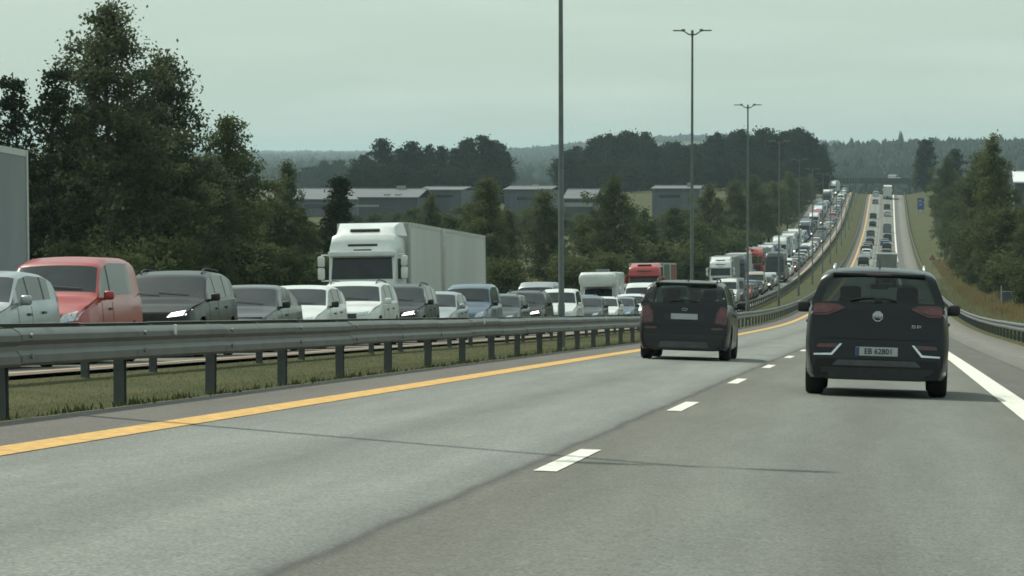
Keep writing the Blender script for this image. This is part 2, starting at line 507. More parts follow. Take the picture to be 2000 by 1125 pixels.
def leafmat(name, c, c2, trans=.35, scale=.6):
    m, t, b = newmat(name)
    N, K = t.nodes, t.links.new
    N.remove(b)
    tc = N.new('ShaderNodeTexCoord'); oi = N.new('ShaderNodeObjectInfo')
    nz = N.new('ShaderNodeTexNoise'); nz.inputs['Scale'].default_value = scale; nz.inputs['Detail'].default_value = 5; nz.inputs['Roughness'].default_value = .7
    K(tc.outputs['Object'], nz.inputs['Vector'])
    ad = N.new('ShaderNodeMath'); ad.operation = 'MULTIPLY_ADD'; ad.inputs[1].default_value = .3
    K(oi.outputs['Random'], ad.inputs[0]); K(nz.outputs['Fac'], ad.inputs[2])
    mr = N.new('ShaderNodeMapRange'); mr.inputs[1].default_value = .42; mr.inputs[2].default_value = .88
    K(ad.outputs[0], mr.inputs[0])
    mx = N.new('ShaderNodeMixRGB'); mx.inputs[1].default_value = (*c, 1); mx.inputs[2].default_value = (*c2, 1)
    K(mr.outputs[0], mx.inputs[0])
    df = N.new('ShaderNodeBsdfDiffuse'); tl = N.new('ShaderNodeBsdfTranslucent')
    K(mx.outputs[0], df.inputs[0]); K(mx.outputs[0], tl.inputs[0])
    sh = N.new('ShaderNodeMixShader'); sh.inputs[0].default_value = trans
    K(df.outputs[0], sh.inputs[1]); K(tl.outputs[0], sh.inputs[2])
    K(sh.outputs[0], N['Material Output'].inputs['Surface'])
    return m
M_BLADE = leafmat('grass_blade', (0.17, 0.18, 0.095), (0.29, 0.27, 0.155), .3, .5)
M_WEED = leafmat('weed_leaf', (0.045, 0.06, 0.022), (0.085, 0.09, 0.035), .3, .8)
M_STRAW = leafmat('dry_grass', (0.20, 0.15, 0.07), (0.28, 0.22, 0.11), .3, .5)
blades('median_grass', 70000, (-11.1, -7.1), (16, 130), (.02, .05), .009, terrain, M_BLADE, ybias=1.7, label='short green grass covering the median between the guardrails')
blades('roadside_weed', 11000, (-7.16, -6.84), (16, 120), (.03, .085), .018, lambda x, y: np.maximum(terrain(x, y), np.where(x > -6.9, z_own(x, y), -99)), M_WEED, ybias=1.6,
       dens=lambda x, y: np.clip(1.0 - (x + 7.16) / .33, 0, 1) * (0.25 + .75 * (np.sin(y * 1.7) + np.sin(y * .63 + 1) + np.sin(y * 3.1) > .2)), label='dark low weeds fringing the paved edge under the guardrail')
blades('verge_tuft', 26000, (5.3, 9.5), (90, 420), (.15, .4), .03, terrain, M_BLADE, ybias=1.5, label='rough green grass on the bank behind the right-hand guardrail')
blades('dry_verge', 16000, (7.2, 10.5), (120, 520), (.25, .6), .035, terrain, M_STRAW, ybias=1.4, label='straw-coloured dry grass along the foot of the roadside trees')
blades('field_grass', 26000, (-40, -24.5), (120, 420), (.3, .7), .045, terrain, M_BLADE, ybias=1.2, label='taller grass on the bank beyond the opposite carriageway')
# ---------------------------------------------------------------- vehicle bodies
def fillet(poly, r=.07):
    out = [poly[0]]
    for i in range(1, len(poly) - 1):
        a, p, b = (np.array(poly[k], float) for k in (i - 1, i, i + 1))
        la, lb = np.linalg.norm(a - p), np.linalg.norm(b - p)
        d1, d2 = min(r, .35 * la), min(r, .35 * lb)
        q0, q1 = p + (a - p) / la * d1, p + (b - p) / lb * d2
        out += [tuple(q0), tuple(.25 * q0 + .5 * p + .25 * q1), tuple(q1)]
    out.append(poly[-1])
    return out

def shell(P, step=.13):
    """Lofts a car body along its length; returns {piece: (verts, faces)} and a BVH tree. Front is +Y."""
    top = fillet(P['top']); Lc = P['L']
    tx = np.array([p[0] for p in top]); tzv = np.array([p[1] for p in top])
    f = lambda key: (lambda t: float(np.interp(t, [p[0] for p in P[key]], [p[1] for p in P[key]])))
    belt, plan, under = f('belt'), f('plan'), f('under')
    ztop = lambda t: float(np.interp(t, tx, tzv))
    ts = set(round(t, 4) for t in tx)
    for i in range(len(tx) - 1):
        n = max(1, int(math.ceil(math.hypot(tx[i + 1] - tx[i], tzv[i + 1] - tzv[i]) / step)))
        ts |= set(round(float(tx[i] + (tx[i + 1] - tx[i]) * k / n), 4) for k in range(n))
    for a, b in P.get('side', []):
        ts |= {round(a, 4), round(b, 4)}
    for tw in P['wheels']:
        ts |= set(round(tw + k * .055, 4) for k in range(-9, 10) if 0 < tw + k * .055 < Lc)
    ts = sorted(ts)
    keep = [ts[0]]
    must = set(round(x, 4) for a in P.get('side', []) for x in a) | set(round(t, 4) for t in tx)
    for t in ts[1:]:
        if t - keep[-1] < .018 and t not in must and abs(ztop(t) - ztop(keep[-1])) < .02:
            continue
        if t - keep[-1] > 1e-4: keep.append(t)
    ts = keep
    rows = []
    wr = P['wr'] + .055
    for t in ts:
        W = plan(t) * P['w']; zl = under(t); zt = ztop(t)
        zs = max(min(belt(t), zt - .05), zl + .06); zt = max(zt, zs + .03)
        h = zt - zs
        pts = [(0, zl), (.6 * W, zl), (.92 * W, zl + .015)]
        for k in (.10, .22, .34, .46, .58, .70, .85):
            pts.append((W * (1 - .04 * ((k - .52) / .5) ** 2), zl + k * (zs - zl)))
        pts.append((W * .965, zs))
        e = min(.02, .3 * h)
        pts.append((W * .945, zs + e))
        Wt = W * .965 - P['tumble'] * max(h - .08, 0)
        for k in (.12, .38, .64, .88):
            pts.append((W * .945 + (Wt - W * .945) * k ** 1.15, zs + max(k * h, e * 1.1)))
        c = P.get('crown', .03) * min(1, h / .3 + .3)
        pts += [(Wt - .035, zs + .97 * h), (Wt * .88 - .03, zt + .25 * c), (Wt * .6, zt + .65 * c), (Wt * .3, zt + .92 * c), (0, zt + c)]
        rows.append(pts)
    NP = len(rows[0])
    verts, side = [], []
    for t, pts in zip(ts, rows):
        ring = [(a, z) for a, z in pts] + [(-a, z) for a, z in pts[-2:0:-1]]
        for (a, z) in ring:
            tt = t
            if abs(a) > P['w'] * .8 and z < P['wz'] + wr + .1:
                for tw in P['wheels']:
                    dx, dz = tt - tw, z - P['wz']
                    d = math.hypot(dx, dz)
                    if wr - .045 < d < wr + .035 and dz > -.12:
                        tt, z = tw + dx / d * wr, P['wz'] + dz / d * wr
            verts.append((a, Lc / 2 - tt, z))
    NR = 2 * NP - 2
    out = {}
    def seg(j):                       # ring segment -> profile segment
        return j if j < NP - 1 else NR - 1 - j
    for i in range(len(ts) - 1):
        tm = .5 * (ts[i] + ts[i + 1])
        for j in range(NR):
            q = (i * NR + j, i * NR + (j + 1) % NR, (i + 1) * NR + (j + 1) % NR, (i + 1) * NR + j)
            s = seg(j)
            key = 'body'
            cz = sum(verts[k][2] for k in q) / 4; cy = Lc / 2 - sum(verts[k][1] for k in q) / 4
            if 1 <= s <= 9 and any(math.hypot(cy - tw, cz - P['wz']) < wr - .004 for tw in P['wheels']):
                continue
            if s >= 16 and P.get('ws') and P['ws'][0] < tm < P['ws'][1]: key = 'windscreen'
            elif s >= P.get('rwseg', 16) and P.get('rw') and P['rw'][0] < tm < P['rw'][1]: key = 'rear_window'
            elif 12 <= s <= 14:
                for n, (a, b) in enumerate(P.get('side', [])):
                    if a < tm < b: key = 'side_window%d%s' % (n, 'r' if j < NP - 1 else 'l')
                if key == 'body' and P.get('side') and P['side'][0][0] < tm < P['side'][-1][1]: key = 'door_pillar%d%s' % (sum(1 for a, b in P['side'] if b < tm), 'r' if j < NP - 1 else 'l')
            out.setdefault(key, []).append(q)
    out['body'].append(tuple(range(NR)))
    out['body'].append(tuple((len(ts) - 1) * NR + k for k in range(NR))[::-1])
    bvh = BVHTree.FromPolygons([Vector(v) for v in verts], [f for fs in out.values() for f in fs])
    pieces = {}
    for k, fs in out.items():
        used = sorted(set(i for f_ in fs for i in f_)); mp = {u: n for n, u in enumerate(used)}
        pieces[k] = ([verts[u] for u in used], [tuple(mp[i] for i in f_)[::-1] for f_ in fs])
    return pieces, bvh

def decal(bvh, poly, side, off=.008, deep=.03, maxlen=.12, far=8.0):
    """A thin raised piece lying on the body: poly of (a, z) seen from that side, wrapped on the surface."""
    bm = bmesh.new()
    vs = [bm.verts.new((a, 0, z)) for a, z in poly]
    bm.faces.new(vs)
    bmesh.ops.triangulate(bm, faces=bm.faces[:])
    for _ in range(5):
        es = [e for e in bm.edges if e.calc_length() > maxlen]
        if not es: break
        bmesh.ops.subdivide_edges(bm, edges=es, cuts=1)
        bmesh.ops.triangulate(bm, faces=[f for f in bm.faces if len(f.verts) > 3])
    dirs = {'rear': Vector((0, 1, 0)), 'front': Vector((0, -1, 0)), 'right': Vector((-1, 0, 0)), 'left': Vector((1, 0, 0)), 'top': Vector((0, 0, -1))}
    d = dirs[side]
    bad = []
    for v in bm.verts:
        a, z = v.co.x, v.co.z
        o = {'rear': (a, -far, z), 'front': (a, far, z), 'right': (far, a, z), 'left': (-far, a, z), 'top': (a, z, far)}[side]
        hit = bvh.ray_cast(Vector(o), d)
        if hit[0] is None:
            near = bvh.find_nearest(Vector(o) + d * (far - 2.0))
            v.co = near[0] - d * off
        else:
            v.co = hit[0] - d * off
    bd = [e for e in bm.edges if len(e.link_faces) == 1]
    r = bmesh.ops.extrude_edge_only(bm, edges=bd)
    for v in [g for g in r['geom'] if isinstance(g, bmesh.types.BMVert)]:
        v.co += d * deep
    bmesh.ops.recalc_face_normals(bm, faces=bm.faces[:])
    bm.verts.index_update()
    V = [tuple(v.co) for v in bm.verts]; F = [tuple(v.index for v in f.verts) for f in bm.faces]
    bm.free()
    return V, F

def flip(poly):
    return [(-a, z) for a, z in poly][::-1]

def wheel_meshes(r, w, key, truck=False):
    prof = [(-w * .5 + .02, r * .66), (-w * .5, r * .74), (-w * .5 + .005, r * .92), (-w * .5 + .03, r * .985), (-w * .2, r), (w * .2, r), (w * .5 - .03, r * .985), (w * .5 - .005, r * .92), (w * .5, r * .74), (w * .5 - .02, r * .66)]
    ty = MB().lathe_x(prof, 20).mesh('tyre_' + key, M_TYRE, True, 40)
    rm = MB()
    rm.lathe_x([(-w * .42, r * .67), (-w * .38, r * .6), (w * .38, r * .6), (w * .42, r * .67)], 20)
    rm.lathe_x([(w * .22, r * .6), (w * .22, .001)], 20)
    rm.lathe_x([(-w * .22, r * .6), (-w * .22, .001)], 20)
    rm.lathe_x([(w * .42, .001), (w * .42, r * .14), (w * .2, r * .16)], 12)
    rm.lathe_x([(-w * .42, .001), (-w * .42, r * .14), (-w * .2, r * .16)], 12)
    for k in range(5):
        a = 2 * PI * k / 5
        for sgn in (1, -1):
            x = sgn * w * .36
            c, s_ = math.cos(a), math.sin(a)
            q = [(x, r * .1, -.035), (x, r * .62, -.03), (x, r * .62, .03), (x, r * .1, .035)]
            q2 = [(x - sgn * w * .12, y, z) for _, y, z in q]
            rot = lambda p: (p[0], p[1] * c - p[2] * s_, p[1] * s_ + p[2] * c)
            rm.add([rot(p) for p in q + q2], [(0, 1, 2, 3), (0, 1, 5, 4), (2, 3, 7, 6)])
    return ty, rm.mesh('rim_' + key, M_RIM, True, 30)
_wh = {}
def wheels(r, w):
    k = '%d_%d' % (r * 100, w * 100)
    if k not in _wh: _wh[k] = wheel_meshes(r, w, k)
    return _wh[k]

class Tmpl:
    """A kind of vehicle: parts that every copy shares. lod 0 = in every copy, 1 = only near enough to show."""
    def __init__(s, L): s.parts = []; s.L = L
    def add(s, name, me, mat=None, loc=(0, 0, 0), kids=(), lod=0):
        s.parts.append((name, me, mat, loc, kids, lod)); return s

def vmesh(name, vf, mat=None, smooth=True, sharp=35):
    return mesh(name, vf[0], vf[1], mat, smooth, sharp)

def slot_mat(o, m):
    o.material_slots[0].link = 'OBJECT'
    o.material_slots[0].material = m

def base_car(P, key):
    T = Tmpl(P['L'])
    pieces, bvh = shell(P)
    w, Lc = P['w'], P['L']
    T.bvh = bvh; T.P = P
    T.add('body', vmesh(key + '_body', pieces['body'], PAINT['grey']), '$PAINT')
    for k, vf in pieces.items():
        if k == 'body': continue
        nm = 'side_window' if k.startswith('side') else 'door_pillar' if k.startswith('door_pillar') else k
        T.add(nm, vmesh(key + '_' + k, vf, M_BLACK if k.startswith('door_pillar') else P.get('glass', M_GLASS)))
    T.add('underbody', MB().box(-.86 * w, .86 * w, -Lc / 2 + .25, Lc / 2 - .25, P['wz'] - .1, P['wz'] + .42).mesh(key + '_under', M_UNDER))
    ty, rm = wheels(P['wr'], P.get('ww', .21))
    for tw in P['wheels']:
        for s in (1, -1):
            T.add('wheel', ty, None, (s * (w - .5 * P.get('ww', .21) - .015), Lc / 2 - tw, P['wr']), kids=[('rim', rm, None, 1)])
    # door mirrors
    ym = Lc / 2 - P['mirror']; zm = float(np.interp(P['mirror'], [p[0] for p in P['belt']], [p[1] for p in P['belt']])) + .09
    for s in (1, -1):
        x0 = s * (w * .93); x1 = s * (w + .17)
        mb = MB().bbox(min(s * (w + .0), x1), max(s * (w + .0), x1), ym - .07, ym + .05, zm - .07, zm + .08, .04, 3)
        mb.box(min(x0, s * (w + .02)), max(x0, s * (w + .02)), ym - .03, ym + .03, zm - .08, zm - .03)
        T.add('mirror', mb.mesh(key + '_mirror', PAINT['grey'], True, 50), '$MIRROR')
    if P.get('rails'):
        a, b = P['rails']
        top = fillet(P['top'])
        for s in (1, -1):
            pts = []
            for k in range(9):
                t = a + (b - a) * k / 8
                zt = float(np.interp(t, [p[0] for p in top], [p[1] for p in top]))
                hit = bvh.ray_cast(Vector((s * P['railx'], Lc / 2 - t, 3.0)), Vector((0, 0, -1)))
                z = hit[0].z if hit[0] else zt
                pts.append((s * P['railx'], Lc / 2 - t, z + (.05 if 0 < k < 8 else -.01)))
            T.add('roof_rail', MB().tube(pts, .017, 6).mesh(key + '_rail', M_CHROME if P.get('chrome') else M_BLACK, True), lod=1)
    return T

def face(T, key, lamp, grille, plate_z=.45, tail=None, rplate_z=.85, lit=None, low=None):
    """Adds front and rear furniture to an ordinary car."""
    b = T.bvh
    for p in (lamp, flip(lamp)):
        T.add('headlight', vmesh(key + '_lamp', decal(b, p, 'front', .012), M_LAMP), '$LAMP')
    T.add('grille', vmesh(key + '_grille', decal(b, grille, 'front', .010), M_BLACK), lod=1)
    if low: T.add('lower_grille', vmesh(key + '_low', decal(b, low, 'front', .010), M_BLACK), lod=1)
    T.add('number_plate', vmesh(key + '_plate', decal(b, [(-.26, plate_z - .055), (.26, plate_z - .055), (.26, plate_z + .055), (-.26, plate_z + .055)], 'front', .02), M_PLATE), lod=1)
    if tail:
        for p in (tail, flip(tail)):
            T.add('tail_light', vmesh(key + '_tail', decal(b, p, 'rear', .012), M_TAIL))
        T.add('number_plate', vmesh(key + '_rplate', decal(b, [(-.26, rplate_z - .055), (.26, rplate_z - .055), (.26, rplate_z + .055), (-.26, rplate_z + .055)], 'rear', .02), M_PLATE), lod=1)
    # door seams and handles
    P = T.P
    tt = sorted(set(x for w_ in P['side'] for x in w_))
    gaps = [P['side'][0][0] - .12] + [.5 * (a[1] + c[0]) for a, c in zip(P['side'], P['side'][1:])]
    for n_, t_ in enumerate(gaps[:3]):
        y_ = P['L'] / 2 - t_
        zb = float(np.interp(t_, [p[0] for p in P['belt']], [p[1] for p in P['belt']])) - .02
        for sd_ in ('right', 'left'):
            if n_ < 2 or abs(t_ - P['wheels'][1]) > P['wr'] + .1:
                T.add('door_seam', vmesh(key + '_seam', decal(b, [(y_ - .006, .36), (y_ + .006, .36), (y_ + .006, zb), (y_ - .006, zb)], sd_, .003, .01, .15), M_UNDER), lod=1)
            if n_:
                T.add('door_handle', vmesh(key + '_handle', decal(b, [(y_ + .08, zb - .14), (y_ + .26, zb - .14), (y_ + .26, zb - .105), (y_ + .08, zb - .105)], sd_, .025, .03, .1), M_BLACK), lod=1)
    # wipers
    ws = T.P['ws']
    zc = float(np.interp(ws[0] + .05, [p[0] for p in T.P['top']], [p[1] for p in T.P['top']]))
    mb = MB()
    for x0, x1 in ((-.55, .05), (.02, .62)):
        pts = []
        for k in range(5):
            x = x0 + (x1 - x0) * k / 4
            hit = b.ray_cast(Vector((x, 6, zc + .03 + .05 * k / 4)), Vector((0, -1, 0)))
            if hit[0]: pts.append(hit[0] + Vector((0, .015, .015)))
        if len(pts) > 2: mb.tube(pts, .008, 4)
    if mb.v: T.add('wiper', mb.mesh(key + '_wiper', M_BLACK), lod=1)
    return T

PL = lambda L_, a=.80, b=.86: [(0, a), (.12, a + .08), (.4, .965), (.9, 1), (L_ - 1.0, 1), (L_ - .4, .975), (L_ - .12, b + .07), (L_, b)]
UN = lambda L_, z=.2: [(0, z + .06), (.3, z), (L_ - .4, z + .02), (L_, z + .1)]

def tmpl_hatch():
    P = dict(L=4.2, w=.895, wr=.315, wz=.315, wheels=(.85, 3.43), tumble=.36, mirror=1.55,
             top=[(0, .52), (.04, .68), (.32, .82), (1.0, .94), (1.1, .97), (1.95, 1.41), (2.5, 1.475), (3.3, 1.45), (3.78, 1.37), (4.05, 1.0), (4.15, .88), (4.2, .5)],
             belt=[(0, .68), (1.1, .92), (4.2, 1.03)], plan=PL(4.2), under=UN(4.2), ws=(1.16, 1.9), rw=(3.84, 4.02), rwseg=17, side=[(1.62, 2.22), (2.3, 3.05), (3.13, 3.52)])
    T = base_car(P, 'hatch')
    return face(T, 'hatch', [(.42, .62), (.74, .66), (.8, .76), (.5, .72)], [(-.4, .56), (.4, .56), (.42, .64), (-.42, .64)], .46,
                [(.52, .78), (.8, .76), (.8, .96), (.6, .94)], .72, low=[(-.5, .28), (.5, .28), (.55, .42), (-.55, .42)])
def tmpl_suv():
    P = dict(L=4.5, w=.93, wr=.36, wz=.36, wheels=(.92, 3.62), tumble=.36, mirror=1.6,
             top=[(0, .58), (.04, .84), (.36, .98), (1.1, 1.07), (1.2, 1.09), (1.95, 1.55), (2.6, 1.645), (3.6, 1.62), (4.08, 1.55), (4.33, 1.12), (4.43, .98), (4.5, .55)],
             belt=[(0, .82), (1.2, 1.03), (4.5, 1.13)], plan=PL(4.5, .82), under=UN(4.5, .24), ws=(1.26, 1.9), rw=(4.12, 4.31), rwseg=17, side=[(1.66, 2.3), (2.38, 3.2), (3.28, 3.85)],
             rails=(2.2, 3.95), railx=.6)
    T = base_car(P, 'suv')
    return face(T, 'suv', [(.42, .76), (.78, .80), (.84, .90), (.5, .84)], [(-.42, .62), (.42, .62), (.46, .82), (-.46, .82)], .55,
                [(.55, .88), (.86, .86), (.86, 1.08), (.62, 1.04)], .8, low=[(-.5, .34), (.5, .34), (.55, .48), (-.55, .48)])
def tmpl_sedan():
    P = dict(L=4.7, w=.91, wr=.325, wz=.325, wheels=(.92, 3.72), tumble=.38, mirror=1.85,
             top=[(0, .5), (.04, .64), (.45, .79), (1.25, .91), (1.38, .94), (2.2, 1.375), (2.75, 1.43), (3.3, 1.40), (4.02, 1.09), (4.3, 1.03), (4.64, .97), (4.7, .5)],
             belt=[(0, .64), (1.3, .9), (4.7, .98)], plan=PL(4.7), under=UN(4.7, .18), ws=(1.45, 2.15), rw=(3.38, 3.98), side=[(1.95, 2.55), (2.63, 3.4)])
    T = base_car(P, 'sedan')
    return face(T, 'sedan', [(.42, .58), (.76, .62), (.8, .70), (.5, .67)], [(-.4, .52), (.4, .52), (.42, .62), (-.42, .62)], .42,
                [(.42, .8), (.8, .8), (.82, .92), (.42, .92)], .7, low=[(-.5, .26), (.5, .26), (.55, .38), (-.55, .38)])
def tmpl_estate():
    P = dict(L=4.7, w=.905, wr=.325, wz=.325, wheels=(.92, 3.66), tumble=.36, mirror=1.75,
             top=[(0, .52), (.04, .68), (.4, .83), (1.15, .95), (1.28, .98), (2.08, 1.42), (2.7, 1.49), (3.8, 1.46), (4.3, 1.40), (4.56, 1.0), (4.65, .9), (4.7, .5)],
             belt=[(0, .68), (1.2, .93), (4.7, 1.0)], plan=PL(4.7), under=UN(4.7, .19), ws=(1.35, 2.03), rw=(4.34, 4.54), rwseg=17, side=[(1.82, 2.42), (2.5, 3.3), (3.38, 4.1)], rails=(2.3, 4.2), railx=.62)
    T = base_car(P, 'estate')
    return face(T, 'estate', [(.42, .61), (.76, .65), (.8, .75), (.5, .71)], [(-.4, .54), (.4, .54), (.42, .66), (-.42, .66)], .45,
                [(.58, .72), (.82, .72), (.82, 1.0), (.66, 1.0)], .78, low=[(-.5, .27), (.5, .27), (.55, .4), (-.55, .4)])
def tmpl_mpv():
    P = dict(L=4.15, w=.875, wr=.315, wz=.315, wheels=(.8, 3.35), tumble=.24, mirror=1.2, crown=.035,
             top=[(0, .58), (.04, .80), (.3, .96), (.78, 1.08), (.88, 1.11), (1.55, 1.66), (2.1, 1.77), (3.5, 1.78), (3.95, 1.72), (4.08, 1.15), (4.12, .92), (4.15, .5)],
             belt=[(0, .78), (.9, 1.03), (4.15, 1.1)], plan=PL(4.15, .80, .9), under=UN(4.15, .2), ws=(.95, 1.5), rw=(3.98, 4.07), rwseg=17, side=[(1.28, 1.82), (1.92, 3.4)])
    T = base_car(P, 'mpv')
    return face(T, 'mpv', [(.4, .68), (.72, .72), (.78, .9), (.48, .82)], [(-.36, .6), (.36, .6), (.38, .7), (-.38, .7)], .48,
                [(.68, .8), (.82, .8), (.82, 1.2), (.7, 1.2)], .85, low=[(-.5, .3), (.5, .3), (.55, .42), (-.55, .42)])
def tmpl_van():
    P = dict(L=5.4, w=.97, wr=.34, wz=.34, wheels=(.95, 4.25), tumble=.10, mirror=1.35, crown=.03,
             top=[(0, .6), (.04, .95), (.35, 1.12), (.82, 1.26), (.92, 1.3), (1.7, 2.05), (2.3, 2.27), (5.0, 2.28), (5.26, 2.2), (5.34, 1.3), (5.37, .95), (5.4, .5)],
             belt=[(0, .9), (.95, 1.2), (5.4, 1.28)], plan=PL(5.4, .82, .94), under=UN(5.4, .22), ws=(1.0, 1.64), side=[(1.35, 2.1)])
    T = base_car(P, 'van')
    T.P['ws'] = (1.0, 1.64)
    return face(T, 'van', [(.5, .8), (.8, .86), (.84, 1.06), (.56, .98)], [(-.42, .66), (.42, .66), (.44, .86), (-.44, .86)], .52,
                [(.82, .9), (.93, .9), (.93, 1.3), (.82, 1.3)], .8, low=[(-.5, .34), (.5, .34), (.55, .46), (-.55, .46)])
TM = {'hatchback': tmpl_hatch(), 'SUV': tmpl_suv(), 'saloon': tmpl_sedan(), 'estate': tmpl_estate(), 'people carrier': tmpl_mpv(), 'van': tmpl_van()}
BARE = {'hatchback': 'hatchback_car', 'SUV': 'suv_car', 'saloon': 'saloon_car', 'estate': 'estate_car', 'people carrier': 'people_carrier', 'van': 'panel_van',
        'lorry': 'lorry', 'coach': 'coach', 'motorhome': 'motorhome', 'box lorry': 'box_lorry'}

def pose(x, y, opp):
    """Matrix of a vehicle standing on the carriageway at (x, y)."""
    zf = z_opp if opp else z_own
    z = float(zf(x, y))
    sl = float(zf(x, y + 2.0) - zf(x, y - 2.0)) / 4.0
    cs = float(zf(x + 1.0, y) - zf(x - 1.0, y)) / 2.0
    f = Vector((0, 1, sl)).normalized(); n = Vector((-cs, -sl, 1)).normalized()
    if opp: f = -f
    r = f.cross(n).normalized(); n = r.cross(f)
    M = Matrix((r, f, n)).transposed().to_4x4()
    M.translation = Vector((x, y, z))
    return M

def place(T, name, label, cat, M, mats, group=None, near=True):
    root = bpy.data.objects.new(name, None)
    root.empty_display_size = .3
    col.objects.link(root)
    root.matrix_basis = M
    tag(root, label, cat, group)
    for (nm, me, mat, loc, kids, lod) in T.parts:
        if lod and not near: continue
        o = bpy.data.objects.new(nm, me); col.objects.link(o); o.parent = root; o.location = loc
        if mat and mat in mats: slot_mat(o, mats[mat])
        for (kn, km, kmat, klod) in kids:
            if klod and not near: continue
            c = bpy.data.objects.new(kn, km); col.objects.link(c); c.parent = o
    return root
# ---------------------------------------------------------------- lorries, coach, motorhome
def loft_cab(key, top, w=1.24, L_=2.3, under=.38, tum=.05):
    P = dict(L=L_, w=w, wr=.02, wz=-5, wheels=(), tumble=tum, top=top, belt=[(0, 1.55), (L_, 1.55)], plan=[(0, .90), (.08, .965), (.25, 1), (L_ - .05, 1), (L_, .99)], under=[(0, under), (L_, under)], crown=.02)
    return shell(P, .2)

